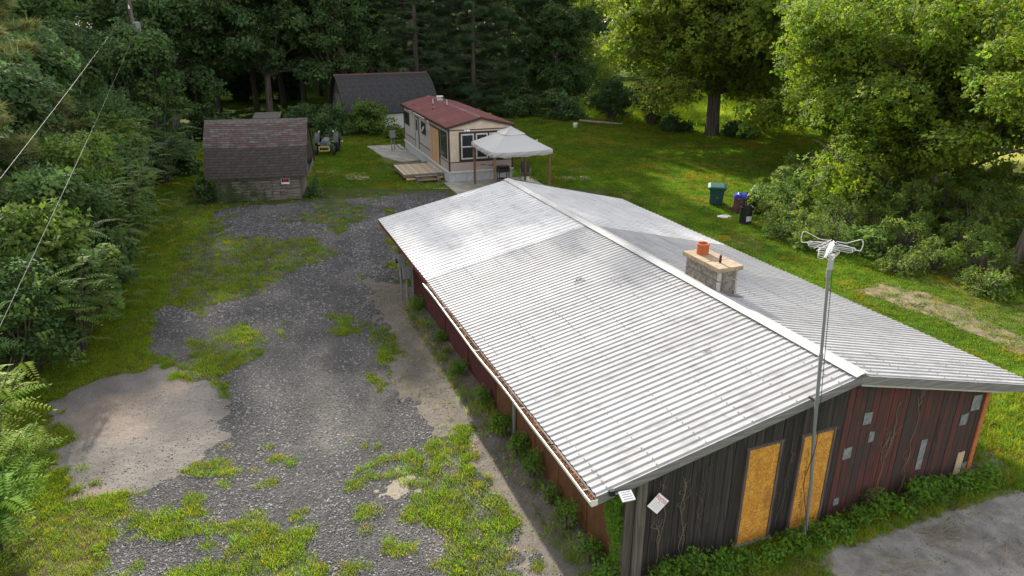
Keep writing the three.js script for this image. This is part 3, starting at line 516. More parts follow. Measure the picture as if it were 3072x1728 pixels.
  // front windows: brown surround, three white sashes
  const fw = part('window_surround', merge([box(.62, 3.32, 2.8, 2.92, .022, .05), box(.62, 3.32, 1.22, 1.34, .022, .05), box(.62, .74, 1.34, 2.8, .022, .05), box(1.52, 1.64, 1.34, 2.8, .022, .048), box(2.36, 2.46, 1.34, 2.8, .022, .048), box(3.2, 3.32, 1.34, 2.8, .022, .05)]), M.brownTrim, home);
  M.curtain = mottle([.30, .29, .27], [.38, .37, .34], .4);
  for (const [a, b] of [[.74, 1.52], [1.64, 2.36], [2.46, 3.2]]) {
    const win = part('window', merge([box(a, a + .07, 1.34, 2.8, .024, .06), box(b - .07, b, 1.34, 2.8, .024, .06), box(a + .07, b - .07, 2.72, 2.8, .024, .06), box(a + .07, b - .07, 1.34, 1.42, .024, .06), box(a + .07, b - .07, 2.03, 2.1, .024, .058)]), M.white, home);
    part('pane', box(a + .07, b - .07, 2.1, 2.72, .027, .034), M.glass, win); part('pane', box(a + .07, b - .07, 1.42, 2.03, .027, .034), M.glass, win);
    part('curtain', box(a + .1, a + .3, 1.45, 2.7, .0235, .0265), M.curtain, win);
  }
  part('shutter', box(.4, .58, 1.4, 2.84, .023, .032), mat([.55, .46, .33], .6), home);
  // left side, seen at a slant
  const side = (z0, z1, y0, y1, m, n, d = .02, pr = home) => part(n, box(-d, .019, y0, y1, -z1, -z0), m, pr);
  for (const [z0, z1, y0, y1] of [[10.7, 12.25, 1.9, 2.78], [5.7, 6.85, 1.93, 2.72], [.4, 1.75, 1.35, 2.87]]) { const w = side(z0, z1, y0, y1, M.brownTrim, 'window', .025); part('pane', box(-.032, -.0255, y0 + .05, y1 - .05, -z1 + .07, -z0 - .07), M.glass, w); }
  const dr = side(7.7, 8.65, .72, 2.8, mat([.40, .395, .365], .5), 'door', .03); part('door_frame', merge([box(-.04, -.031, .7, 2.86, -7.7, -7.62), box(-.04, -.031, .7, 2.86, -8.73, -8.65), box(-.04, -.031, 2.8, 2.86, -8.65, -7.7)]), M.brownTrim, dr); part('pane', box(-.036, -.031, 1.94, 2.66, -8.4, -7.95), M.glass, dr); part('handle', rod(V(-.06, 1.6, -8.55), V(-.03, 1.6, -8.55), .025, .025), M.black, dr);
  part('plywood_sheet', box(-.045, -.021, .72, 2.78, -4.3, -2.05), wood([.36, .22, .11], [.52, .35, .19], .9, { streak: 12 }), home); part('plywood_frame', merge([box(-.055, -.03, .72, 2.88, -2.05, -1.97), box(-.055, -.03, 2.78, 2.88, -4.35, -2.05)]), M.brownTrim, home);
  part('awning_rail', merge([bar(V(-.16, 3.1, -8.4), V(-.16, 3.08, -5.2), .08, .05), bar(V(-.16, 3.1, -9.75), V(-.16, 3.1, -8.85), .06, .05)]), M.white, home);
  const lampW = (x, y, z, n) => { part('lamp', new THREE.SphereGeometry(.07, 12, 8).translate(x, y, z), M.whitePlastic, home); };
  lampW(-.1, 3.0, -4.5); for (const x of [.98, 1.12, 1.22]) lampW(x, 2.98, .08);
  part('maker_badge', (() => { const pts = []; for (let i = 0; i < 14; i++) pts.push(V(1.88 + i * .022, .97 + .035 * Math.sin(i * 2.1) * (i === 0 ? 2 : 1), .045)); return tube(pts, .008, 4, false, 3); })(), M.brownTrim, home);
  part('hitch_bracket', merge([box(2.42, 2.66, .9, .92, .04, .07), box(2.42, 2.44, .92, .97, .04, .07), box(2.64, 2.66, .92, 1.02, .04, .07)]), M.black, home);
  // on the roof
  const vx = (x, z, h) => { part('vent_pipe', rod(V(x, rh(x), z), V(x, rh(x) + h, z), .035, .03, 8), M.white, home); part('vent_boot', new THREE.CylinderGeometry(.05, .13, .1, 10).translate(x, rh(x) + .06, z), M.darkMetal, home); };
  vx(1.2, -8.3, .42); vx(1.65, -6.3, .42);
  part('roof_vent', merge([rod(V(W / 2, rh(W / 2), -9.4), V(W / 2, rh(W / 2) + .16, -9.4), .2, .2, 18), rod(V(W / 2, rh(W / 2) + .22, -9.4), V(W / 2, rh(W / 2) + .3, -9.4), .26, .24, 18), rod(V(W / 2, rh(W / 2) + .16, -9.4), V(W / 2, rh(W / 2) + .22, -9.4), .1, .1, 10)]), M.white, home);
  part('vent_hood', cbox(.75, .95, rh(.85), rh(.85) + .14, -6.75, -6.5, .03), mat([.2, .08, .075], .6), home);
  // dish on the wall
  const dish = new THREE.SphereGeometry(.3, 20, 8, 0, Math.PI * 2, 0, .7); dish.scale(1, .5, 1); dish.rotateZ(1.15); dish.translate(-.2, 2.4, -5.15);
  const dm = part('satellite_dish', dish, mat([.3, .3, .3], .5, { side: THREE.DoubleSide }), home); part('dish_arm', rod(V(-.04, 2.25, -5.15), V(-.4, 2.25, -5.15), .015), M.darkMetal, dm);
}
// gazebo: canopy on timber posts, square to the home
{
  const gx = -.06, gz = -38.35, t = thing('canopy_gazebo', 'white fabric canopy with raised vent cap on brown timber posts', 'gazebo', [gx, 0, gz], MHP.turn);
  const hx = 1.55, hz = 1.82, h0 = 2.5, h1 = 3.3;
  const cloth = (a, b, y0, y1, drop, cx = .35) => {
    const pos = [], idx = [], n = 12, rings = 6; const ring = (s, y, sag) => { const row = []; for (let e = 0; e < 4; e++) for (let i = 0; i < n; i++) { const t = i / n * 2 - 1, c = [[t, 1], [1, -t], [-t, -1], [-1, t]][e]; row.push([c[0] * a * s, y - sag * (1 - t * t) , c[1] * b * s]); } return row; };
    const rows = []; for (let k = 0; k <= rings; k++) { const s = lerp(cx, 1, k / rings), q = k / rings; rows.push(ring(s, lerp(y1, y0, Math.pow(q, .92)), .05 * Math.sin(q * Math.PI) + .05 * q)); }
    rows.push(ring(1.012, y0 - drop * .5, .05).map((p, i) => [p[0] * (1 + .012 * Math.sin(i * 1.9)), p[1] + .015 * Math.sin(i * 1.3), p[2] * (1 + .012 * Math.sin(i * 2.3))])); rows.push(ring(1.0, y0 - drop, .04).map((p, i) => [p[0] * (1 + .015 * Math.sin(i * 2.9)), p[1] + .02 * Math.sin(i * 1.7), p[2]]));
    const N = n * 4; rows.forEach(r => r.forEach(p => pos.push(...p))); for (let k = 0; k < rows.length - 1; k++) for (let i = 0; i < N; i++) { const j = (i + 1) % N; idx.push(k * N + i, (k + 1) * N + i, k * N + j, k * N + j, (k + 1) * N + i, (k + 1) * N + j); }
    const g = new THREE.BufferGeometry(); g.setAttribute('position', new THREE.Float32BufferAttribute(pos, 3)); g.setIndex(idx); const f = metric(g); f.computeVertexNormals(); return f;
  };
  M.canvasCloth = new THREE.MeshPhysicalMaterial({ color: lin(.47, .465, .46), roughness: .9, transmission: .12, thickness: 0, side: THREE.DoubleSide });
  part('canopy', cloth(hx + .12, hz + .12, h0, h1 - .12, .26, .3), M.canvasCloth, t);
  part('vent_cap', cloth(.58, .66, h1 - .1, h1 + .22, .06, .03), M.canvasCloth, t);
  M.postWood = wood([.13, .075, .04], [.24, .145, .08], .3);
  for (const [x, z] of [[-hx, -hz], [hx, -hz], [-hx, hz], [hx, hz]]) part('post', cbox(x - .06, x + .06, .06, h0 - .02, z - .06, z + .06), M.postWood, t);
  for (const [a, b] of [[V(-hx, h0 - .08, -hz), V(hx, h0 - .08, -hz)], [V(-hx, h0 - .08, hz), V(hx, h0 - .08, hz)], [V(-hx, h0 - .08, -hz), V(-hx, h0 - .08, hz)], [V(hx, h0 - .08, -hz), V(hx, h0 - .08, hz)]]) part('beam', bar(a, b, .05, .09), M.postWood, t);
  for (const s of [[-1, -1], [1, -1], [-1, 1], [1, 1]]) part('rafter', bar(V(s[0] * hx, h0 - .03, s[1] * hz), V(s[0] * .45, h1 - .22, s[1] * .5), .03, .03), M.darkMetal, t);
  const q = thing('timber_post', 'lone brown timber post beside the home behind the canopy', 'post', [.62, 0, -42.3], MHP.turn); part('shaft', cbox(-.06, .06, 0, 2.5, -.06, .06), M.postWood, q); part('tenon', cbox(-.03, .03, 2.5, 2.56, -.03, .03, .008), M.postWood, q);
  const wp = thing('white_pipe', 'short white standpipe on the lawn behind the canopy', 'pipe', [1.75, 0, -49.5]); part('shaft', rod(V(0, 0, 0), V(0, .95, 0), .06, .06, 10), M.white, wp); part('cap', rod(V(0, .95, 0), V(0, 1.02, 0), .075, .07, 10), M.whitePlastic, wp);
}
// grill and chair on the patio
{
  let p = mhW(3.05, .75); const g = thing('grill', 'black barbecue grill on the patio beside the canopy post', 'grill', [p[0], .06, p[1]], MHP.turn);
  part('body', cbox(-.35, .35, .55, .78, -.25, .25, .03), M.black, g); part('lid', cbox(-.33, .33, .79, .9, -.22, .22, .05), M.black, g); for (const x of [-.3, .3]) for (const z of [-.2, .2]) part('leg', cbox(x - .025, x + .025, 0, .55, z - .025, z + .025), M.black, g); part('shelf', cbox(-.3, .3, .15, .18, -.2, .2), M.darkMetal, g); part('handle', rod(V(-.2, .93, .2), V(.2, .93, .2), .015), M.galv, g);
  p = mhW(4.35, 1.0); const c = thing('patio_chair', 'dark mesh patio chair with arms under the canopy', 'chair', [p[0], .06, p[1]], MHP.turn - .3); const mesh = mat([.07, .065, .06], .8);
  const back = cbox(-.26, .26, 0, .6, -.012, .012); back.rotateX(-.22); back.translate(0, .44, -.24); part('backrest', back, mesh, c); part('seat', cbox(-.26, .26, .4, .43, -.24, .26), mesh, c);
  for (const x of [-.29, .29]) { part('arm', tube([V(x, .0, .26), V(x, .55, .25), V(x, .62, .15), V(x, .62, -.3)], .014, 6), M.greyMetal, c); part('leg', rod(V(x, 0, -.34), V(x, .66, -.26), .014), M.greyMetal, c); }
}
// deck and steps at the side door
{
  const t = thing('wooden_deck', 'low wooden deck with board steps against the mobile home', 'deck', [MHP.x, 0, MHP.z], MHP.turn);
  const x0 = -2.45, x1 = -.08, z0 = -4.35, z1 = -1.15, y = .45;
  const n = 15, dm = [M.deck, wood([.34, .27, .17], [.46, .38, .26], .3), wood([.30, .245, .17], [.40, .34, .25], .3)]; for (let i = 0; i < n; i++) { const a = x0 + i * (x1 - x0) / n, b = a + (x1 - x0) / n - .026; part('deck_board', cbox(a, b, y - .035, y + R(0, .006), z0, z1, .005), dm[Math.floor(R(0, 2.99))], t); } part('gap_shade_sheet', box(x0 + .06, x1, y - .1, y - .06, z0 + .1, z1 - .1), M.bark, t);  // last part: added dark sheet, stands in for shade between the deck boards
  part('rim_joist', box(x0, x1, y - .2, y - .037, z1 - .05, z1 - .01), M.greyWood, t); part('rim_joist', box(x0 + .01, x0 + .05, y - .2, y - .037, z0, z1 - .06), M.greyWood, t); part('rim_joist', box(x0 + .06, x1, y - .2, y - .037, z0 + .0, z0 + .04), M.greyWood, t);
  part('kick_rail', cbox(x0, x1 - .2, y + .007, y + .09, z0, z0 + .07), M.greyWood, t);
  for (const x of [x0 + .25, (x0 + x1) / 2, x1 - .15]) for (const z of [z1 - .2, z0 + .2]) part('leg', box(x - .05, x + .05, 0, y - .037, z - .05, z + .05), M.greyWood, t);
  part('fresh_board', box(x0 + .12, x1 - .02, .1, .22, z1 - .009, z1 + .03), wood([.5, .34, .16], [.62, .45, .24], .3), t);
  const st = part('steps', merge([box(-1.75, -1.69, 0, .3, z1 + .04, z1 + .62), box(-.56, -.5, 0, .3, z1 + .04, z1 + .62)]), M.greyWood, t);
  part('tread', cbox(-1.8, -.48, .3, .34, z1 + .04, z1 + .32, .006), M.greyWood, st); part('tread', cbox(-1.76, -.4, .13, .17, z1 + .34, z1 + .64, .006), M.greyWood, st);
}
// meter pedestal with cord
{
  const t = thing('meter_pedestal', 'grey utility meter box on two pipe legs beside the mobile home', 'meter pedestal', [-8.66, 0, -50.85], MHP.turn);
  part('cabinet', cbox(-.2, .2, .95, 1.4, -.12, .12, .02), M.greyMetal, t); for (const x of [-.1, .1]) part('leg', rod(V(x, 0, 0), V(x, .96, 0), .04, .04, 10), M.galv, t); part('lid', cbox(-.22, .22, 1.4, 1.44, -.14, .14, .01), M.galv, t);
  part('cord', tube([V(.12, .6, .05), V(.35, .3, .1), V(.7, .06, .1), V(1.3, .07, -.1), V(1.55, .08, -.3)], .025, 6), M.black, t);
}
// ---------------------------------------------------------------- left shed with shingled gothic roof
function shingled(g, prof, x0, x1, exposure, cols, stripLen, sag = () => 0, name = 'shingle') {
  // prof: [[z,y]...] from ridge to eave
  const cum = [0]; for (let i = 1; i < prof.length; i++) cum.push(cum[i - 1] + Math.hypot(prof[i][0] - prof[i - 1][0], prof[i][1] - prof[i - 1][1]));
  const at = s => { s = clamp(s, 0, cum.at(-1)); let i = 1; while (i < cum.length - 1 && cum[i] < s) i++; const t = (s - cum[i - 1]) / (cum[i] - cum[i - 1]); return [lerp(prof[i - 1][0], prof[i][0], t), lerp(prof[i - 1][1], prof[i][1], t)]; };
  const n = Math.round(cum.at(-1) / exposure);
  for (let k = 0; k < n; k++) {
    const a = at(k * cum.at(-1) / n - .02), b = at((k + 1) * cum.at(-1) / n), dz = b[0] - a[0], dy = b[1] - a[1], l = Math.hypot(dz, dy), nz = -dy / l, ny = dz / l; let x = x0 - rnd() * stripLen * .8 * (stripLen < 3 ? 1 : 0); const sgn = ny < 0 ? -1 : 1;
    while (x < x1 - .01) {
      const xa = Math.max(x, x0), xb = Math.min(x + stripLen * R(.8, 1.2), x1); x = xb; if (xb - xa < .04) { continue; }
      const th = .014, P = (q, lift, xx) => [xx, q[1] + ny * sgn * lift + sag(xx), q[0] + nz * sgn * lift];
      const v = [P(a, .004, xa), P(a, .004, xb - .008), P(b, .004 + th, xb - .008), P(b, .004 + th, xa), P(b, -.004, xb - .008), P(b, -.004, xa)];
      const geo = new THREE.BufferGeometry(); geo.setAttribute('position', new THREE.Float32BufferAttribute([v[0], v[3], v[2], v[0], v[2], v[1], v[3], v[5], v[4], v[3], v[4], v[2]].flat(), 3)); const f = metric(geo); f.computeVertexNormals();
      part(name, f, cols[Math.floor(rnd() * cols.length)], g);
    }
  }
}
{
  const turn = 10.44 * D2R, t = thing('garden_shed', 'small weathered board shed with sagging brown shingle roof', 'shed', [-11.2, 0, -36.13], turn);
  const w = 4.2, dp = 3.4;                                             // local x from -w to 0, front at z=0
  const prof = [[-1.7, 4.0], [-1.25, 3.62], [-.55, 2.98], [-.38, 2.76], [-.1, 2.2], [.12, 1.75], [.3, 1.33]], back = prof.map(([z, y]) => [-3.4 - z, y]);
  const S = (a, b) => mottle(a, b, .8, { spk: .12, size: 128 });
  const up = [S([.062, .042, .037], [.10, .07, .062]), S([.07, .04, .037], [.105, .058, .053]), S([.085, .07, .066], [.13, .112, .105]), S([.058, .044, .04], [.09, .07, .064])];
  const lo = [S([.036, .029, .025], [.058, .047, .041]), S([.042, .032, .027], [.064, .05, .043]), S([.045, .038, .034], [.068, .058, .053])];
  const sag = x => -.03 * Math.sin((x + w) / w * Math.PI);
  shingled(t, prof.slice(0, 4), -w - .45, .55, .14, up, .5, sag); shingled(t, prof.slice(3), -w - .42, .48, .14, lo, .5, sag); shingled(t, back, -w - .45, .55, .2, lo, 5.5, sag, 'back_shingle');
  const ring = [...prof, ...back.slice().reverse().slice(0, -1)];
  const deckP = ring.map(([z, y]) => [-lerp(z, -1.7, .025), y - .05]); const inner = ring.map(([z, y]) => [-(lerp(z, -1.7, .06)), y - .11]).reverse();
  const dg = slab([...deckP, ...inner], -w - .42, .47); dg.rotateY(Math.PI / 2); part('roof_deck', dg, M.greyWood, t);
  const gable = prof.map(([z, y]) => [Math.min(-z, 9), y - .08]).filter(p => p[0] >= -.02).concat([[-.0, 1.5]]); const gb = [[.02, 0], [.02, 1.7], [.12, 1.95], [.42, 2.55], [1.25, 3.35], [1.7, 3.75], [2.15, 3.35], [2.98, 2.55], [3.28, 1.95], [3.38, 1.7], [3.38, 0]];
  for (const x of [-w, -.05]) { const g = slab(gb, x, x + .05); g.rotateY(Math.PI / 2); part('gable_wall', g, M.shedWood, t); }
  for (let i = 0; i < 11; i++) { const y = i * .15; const q = new THREE.BoxGeometry(w - .02 + R(-.03, .03), .13, .024); q.rotateX(.14); q.rotateZ(R(-.004, .004)); q.translate(-w / 2, y + .1, .005 + R(0, .012)); part('wall_board', metric(q, true), M.shedWood, t); }
  part('back_wall', box(-w, 0, 0, 1.7, -dp, -dp + .04), M.shedWood, t);
  part('inner_wall', box(-w + .02, -.02, .02, 1.85, -.05, -.02), M.greyTwig, t);
  part('ridge_cap', slab([[-.2, 3.83], [0, 4.03], [.2, 3.83], [.2, 3.82], [0, 4.015], [-.2, 3.82]], -w - .46, .56).rotateY(Math.PI / 2).translate(0, 0, -1.7), up[2], t);
  const c = document.createElement('canvas'); c.width = 128; c.height = 96; const k = c.getContext('2d'); k.fillStyle = '#d8d8d8'; k.fillRect(0, 0, 128, 96); k.fillStyle = '#181012'; k.fillRect(8, 8, 112, 56); k.fillStyle = '#c01835'; k.fillRect(30, 14, 64, 40); k.fillStyle = '#f2f2f2'; k.fillRect(12, 68, 104, 18);
  const tx = new THREE.CanvasTexture(c); tx.colorSpace = THREE.SRGBColorSpace; const q = [-11.2 - .72 * Math.cos(turn) + .06 * Math.sin(turn), -36.13 + .72 * Math.sin(turn) + .06 * Math.cos(turn)];
  solo('warning_sign', new THREE.BoxGeometry(.42, .3, .02), new THREE.MeshStandardMaterial({ map: tx, roughness: .5 }), 'small black and red sign with white frame on the shed wall', 'sign', [q[0], 1.02, q[1]], turn);
}
// far shed: arched grey shingle roof, white lap siding
{
  const turn = 26 * D2R, t = thing('arched_shed', 'large grey arched-roof outbuilding with white lap siding behind the home', 'outbuilding', [-13.9, 0, -59.8], turn);
  const w = 7.9, d = 5.6;                                              // local x 0..w, front wall at z=0
  const prof = []; for (let i = 0; i <= 14; i++) { const a = i / 14; prof.push([-d / 2 + (d / 2 + .25) * Math.pow(a, .9) * (1 - .12 * Math.sin(a * Math.PI)) + .28 * Math.sin(a * Math.PI) * 0, 4.5 - 3.05 * Math.pow(a, 1.35)]); }
  for (const p of prof) p[0] = Math.min(p[0] + .5 * Math.sin(clamp((4.5 - p[1]) / 3.05, 0, 1) * Math.PI) , .3);
  const S = (a, b) => mottle(a, b, .8, { spk: .1, size: 128, spec: .3 }), cols = [S([.042, .042, .044], [.062, .062, .064]), S([.048, .044, .045], [.066, .061, .062]), S([.038, .04, .041], [.055, .058, .059])];
  shingled(t, prof, -.3, w + .3, .15, cols, 2.6); const back = prof.map(([z, y]) => [-d - z, y]); shingled(t, back, -.3, w + .3, .4, cols, 9, undefined, 'back_shingle');
  const dg = (P) => { const g = slab(P, -.28, w + .28); g.rotateY(Math.PI / 2); return g; };
  const ring = [...prof.slice().reverse(), ...back.slice(1)]; part('roof_deck', dg([...ring.map(([z, y]) => [-z, y - .008]), ...ring.map(([z, y]) => [-lerp(z, -d / 2, .03), y - .08]).reverse()]), M.darkMetal, t);
  for (const x of [.05, w - .1]) { const g = slab([[0.1, 0], ...ring.map(([z, y]) => [clamp(-lerp(z, -d / 2, .05), .05, d - .05), y - .12]), [d - .1, 0]], x, x + .05); g.rotateY(Math.PI / 2); part('gable_wall', g, wood([.06, .045, .035], [.11, .085, .065], .6), t); }
  M.lapWhite = mat([.62, .63, .64], .6); for (let i = 0; i < 10; i++) { const q = new THREE.BoxGeometry(w, .158, .02); q.rotateX(.1); q.translate(w / 2, .09 + i * .158, .01); part('lap_board', metric(q), M.lapWhite, t); }
  part('fascia', box(0, w, 1.42, 1.6, .06, .09), mat([.5, .51, .52], .6), t); part('back_wall', box(.05, w - .05, 0, 1.9, -d + .05, -d + .1), M.lapWhite, t); part('inner_wall', box(.05, w - .05, 0, 1.6, -.06, -.02), M.darkMetal, t);
  part('ridge_cap', slab([[-.15, 4.47], [0, 4.56], [.15, 4.47], [.15, 4.46], [0, 4.54], [-.15, 4.46]], -.3, w + .3).rotateY(Math.PI / 2).translate(0, 0, -d / 2), mat([.12, .04, .045], .6), t);
  part('loft_door', box(-.02, .04, 1.5, 2.9, -3.9, -2.0), M.greyWood, t);
}
// ---------------------------------------------------------------- tractor (faces the camera, +z)
{
  const t = thing('tractor', 'small old grey farm tractor with yellow front bumper beside the shed', 'tractor', [-13.15, 0, -49.2], .12);
  const grey = mat([.15, .175, .19], .45), dark = mat([.05, .052, .056], .6), cream = mat([.6, .55, .35], .5);
  const wheel = (x, z, r, w, ri) => {
    const pr = [[ri, -w / 2], [r * .9, -w / 2], [r * .985, -w * .42], [r, -w * .2], [r, w * .2], [r * .985, w * .42], [r * .9, w / 2], [ri, w / 2]].map(p => new THREE.Vector2(...p)); const g = new THREE.LatheGeometry(pr, 28); g.rotateZ(Math.PI / 2); g.translate(x, r, z);
    const m = part('wheel', g, M.rubber, t); part('rim', merge([rod(V(x - w * .18, r, z), V(x + w * .18, r, z), ri * 1.02, ri * 1.02, 20), rod(V(x - w * .3, r, z), V(x + w * .3, r, z), ri * .3, ri * .3, 12)]), grey, m);
    const lugs = []; const n = r > .5 ? 18 : 0; for (let i = 0; i < n; i++) { const a = i / n * 6.283, b = box(-w * .48, w * .02, r - .02, r + .025, -.02, .02); b.rotateY(.5); b.rotateX(a); b.translate(x + (i % 2) * .0, r, z); lugs.push(b); const c = box(-w * .02, w * .48, r - .02, r + .025, -.02, .02); c.rotateY(-.5); c.rotateX(a + 3.1416 / n); c.translate(x, r, z); lugs.push(c); } if (n) part('tread', merge(lugs), M.rubber, m);
  };
  wheel(-.66, -1.35, .64, .32, .36); wheel(.66, -1.35, .64, .32, .36); wheel(-.62, .35, .33, .17, .2); wheel(.62, .35, .33, .17, .2);
  const hood = slab([[-.24, .55], [.24, .55], [.26, .85], [.2, 1.06], [.1, 1.12], [-.1, 1.12], [-.2, 1.06], [-.26, .85]], -.75, .42); part('hood', hood, grey, t);
  const nose = slab([[-.24, .5], [.24, .5], [.25, .85], [.18, 1.05], [.08, 1.1], [-.08, 1.1], [-.18, 1.05], [-.25, .85]], .42, .56); const gr = part('nose', nose, grey, t);
  part('grille', box(-.18, .18, .52, .96, .561, .57), dark, gr); for (let i = 0; i < 7; i++) part('grille_bar', box(-.16 + i * .05, -.145 + i * .05, .54, .94, .571, .58), grey, gr);
  part('engine', box(-.2, .2, .38, .55, -.8, .35), dark, t); part('transmission', box(-.18, .18, .4, .8, -1.55, -.8), dark, t); part('front_axle', rod(V(-.58, .38, .35), V(.58, .38, .35), .04), dark, t); part('rear_axle', rod(V(-.6, .64, -1.35), V(.6, .64, -1.35), .08), dark, t);
  for (const s of [-1, 1]) {
    const f = new THREE.TorusGeometry(.72, .012, 4, 14, 2.0); const fen = []; for (let i = 0; i < 9; i++) { const a = .15 + i * .22, b = a + .24; fen.push(bar(V(s * .66, .64 + Math.sin(a) * .74, -1.35 + Math.cos(a) * .74), V(s * .66, .64 + Math.sin(b) * .74, -1.35 + Math.cos(b) * .74), .34, .012)); } part('fender', merge(fen), mat([.045, .047, .05], .5), t);
    const h = part('headlight', merge([rod(V(s * .36, .88, .38), V(s * .36, .88, .5), .04, .09, 14), rod(V(s * .24, .84, .4), V(s * .36, .86, .42), .014)]), dark, t); part('lens', rod(V(s * .36, .88, .5), V(s * .36, .88, .512), .085, .08, 14), M.greyMetal, h);
    const wl = part('work_light', merge([rod(V(s * .5, 1.2, -1.0), V(s * .5, 1.5, -1.0), .015), rod(V(s * .5, 1.5, -1.06), V(s * .5, 1.5, -.95), .05, .07, 12)]), dark, t); part('lens', rod(V(s * .5, 1.5, -.95), V(s * .5, 1.5, -.94), .065, .06, 12), cream, wl);
  }
  part('seat', cbox(-.2, .2, .98, 1.03, -1.6, -1.25, .02), dark, t); part('seat_back', cbox(-.2, .2, 1.03, 1.2, -1.62, -1.58, .015), dark, t); part('steering_wheel', new THREE.TorusGeometry(.2, .018, 6, 22).rotateX(-1.1).translate(0, 1.28, -.95), M.black, t); part('steering_column', rod(V(0, 1.0, -.7), V(0, 1.28, -.95), .02), dark, t);
  const yel = mat([.72, .55, .08], .5); part('bumper', merge([bar(V(-.36, .42, .78), V(.36, .42, .78), .045), bar(V(-.36, .7, .78), V(.36, .7, .78), .045), bar(V(-.34, .42, .78), V(-.34, .7, .78), .045), bar(V(.34, .42, .78), V(.34, .7, .78), .045)]), yel, t); part('bumper_arm', merge([bar(V(-.2, .48, .5), V(-.3, .48, .78), .04), bar(V(.2, .48, .5), V(.3, .48, .78), .04)]), dark, t); part('exhaust', rod(V(.28, .45, -.3), V(.32, .35, -1.2), .03), M.darkMetal, t);
}
// ---------------------------------------------------------------- bins and drums on the right
{
  const t = thing('wheeled_bin', 'dark green wheeled trash bin on the lawn', 'trash bin', [10.53, 0, -35.0], -.25), green = mat([.009, .055, .045], .5);
  const sh = (y, w, d) => [[-w, y, -d], [w, y, -d], [w, y, d], [-w, y, d]]; const rows = [sh(.08, .3, .3), sh(.55, .34, .34), sh(.82, .37, .37), sh(.84, .41, .41), sh(.93, .42, .42)]; const pos = [], idx = []; rows.flat().forEach(p => pos.push(...p)); for (let k = 0; k < 4; k++) for (let i = 0; i < 4; i++) { const j = (i + 1) % 4; idx.push(k * 4 + i, (k + 1) * 4 + i, k * 4 + j, k * 4 + j, (k + 1) * 4 + i, (k + 1) * 4 + j); } idx.push(0, 1, 2, 0, 2, 3);
  const g = new THREE.BufferGeometry(); g.setAttribute('position', new THREE.Float32BufferAttribute(pos, 3)); g.setIndex(idx); const f = metric(g); f.computeVertexNormals(); part('body', f, green, t);
  const lid = slab([[-.46, 0], [.46, 0], [.46, .03], [.34, .09], [-.34, .09], [-.46, .03]], -.48, .46); lid.rotateX(.05); lid.translate(0, .94, 0); part('lid', lid, mat([.016, .085, .072], .45), t); part('handle', rod(V(-.3, .95, -.52), V(.3, .95, -.52), .02), green, t); for (const x of [-.3, .3]) part('wheel', rod(V(x - .03, .12, -.33), V(x + .03, .12, -.33), .12, .12, 16), M.rubber, t); part('logo', box(-.02, .1, .42, .45, .335, .345), M.greyMetal, t);
  const drum = (pos, label, h, m) => { const d = thing('steel_drum', label, 'drum', pos, R(0, 3)); const r = .29, q = [[.0, .02], [r, 0], [r + .012, .01], [r, .025], [r, h * .33], [r + .012, h * .35], [r, h * .37], [r, h * .64], [r + .012, h * .66], [r, h * .68], [r, h - .02], [r + .014, h], [r - .012, h], [r - .012, h - .03], [r - .012, .05], [0, .05]].map(p => new THREE.Vector2(...p)); part('shell', new THREE.LatheGeometry(q, 30), m, d); part('rim', new THREE.TorusGeometry(r + .004, .012, 6, 30).rotateX(Math.PI / 2).translate(0, h, 0), m, d); return d; };
  const rust = mottle([.055, .022, .018], [.10, .045, .035], .5, { rough: .7 });
  drum([11.2, 0, -33.4], 'rusty brown steel drum holding a blue tarp', .86, rust); drum([11.9, 0, -33.75], 'charred black open drum behind the rusty one', .88, mottle([.02, .014, .012], [.045, .032, .026], .5));
  const d2 = drum([10.95, 0, -31.5], 'black steel drum with white label in front of the others', .8, mat([.012, .012, .012], .45)); const lab = new THREE.CylinderGeometry(.304, .304, .24, 14, 1, true, 0, .95); lab.rotateY(-.2 - d2.rotation.y); lab.translate(0, .28, 0); part('label', lab, mat([.5, .52, .54], .6, { side: THREE.DoubleSide }), d2);
  const tg = new THREE.IcosahedronGeometry(.3, 2); { const p = tg.attributes.position; for (let i = 0; i < p.count; i++) { const x = p.getX(i), y = p.getY(i), z = p.getZ(i), n = .45 + 1.1 * fbm(x * 11 + 20, y * 9 + z * 12 + 20, 2); p.setXYZ(i, x * n, Math.max(y * .6 * n, -.12), z * n); } tg.computeVertexNormals(); }
  solo('blue_tarp', tg, mat([.015, .06, .42], .35), 'crumpled blue tarp stuffed in the rusty drum', 'tarp', [11.2, .84, -33.4]);
  solo('white_stake', bar(V(0, 0, 0), V(.42, .62, -.1), .05, .025), M.white, 'white board sticking up out of the drums', 'board', [11.55, .72, -33.5]);
  const sg = new THREE.IcosahedronGeometry(.28, 2); { const p = sg.attributes.position; for (let i = 0; i < p.count; i++) p.setY(i, Math.max(p.getY(i) * .35 * (.6 + .8 * fbm(p.getX(i) * 9 + 9, p.getZ(i) * 9 + 9, 2)), 0)); sg.scale(1.3, 1, .9); sg.computeVertexNormals(); }
  solo('foam_scrap', sg, M.white, 'crumpled white scrap on the grass left of the drums', 'scrap', [10.3, 0, -32.6]);
}
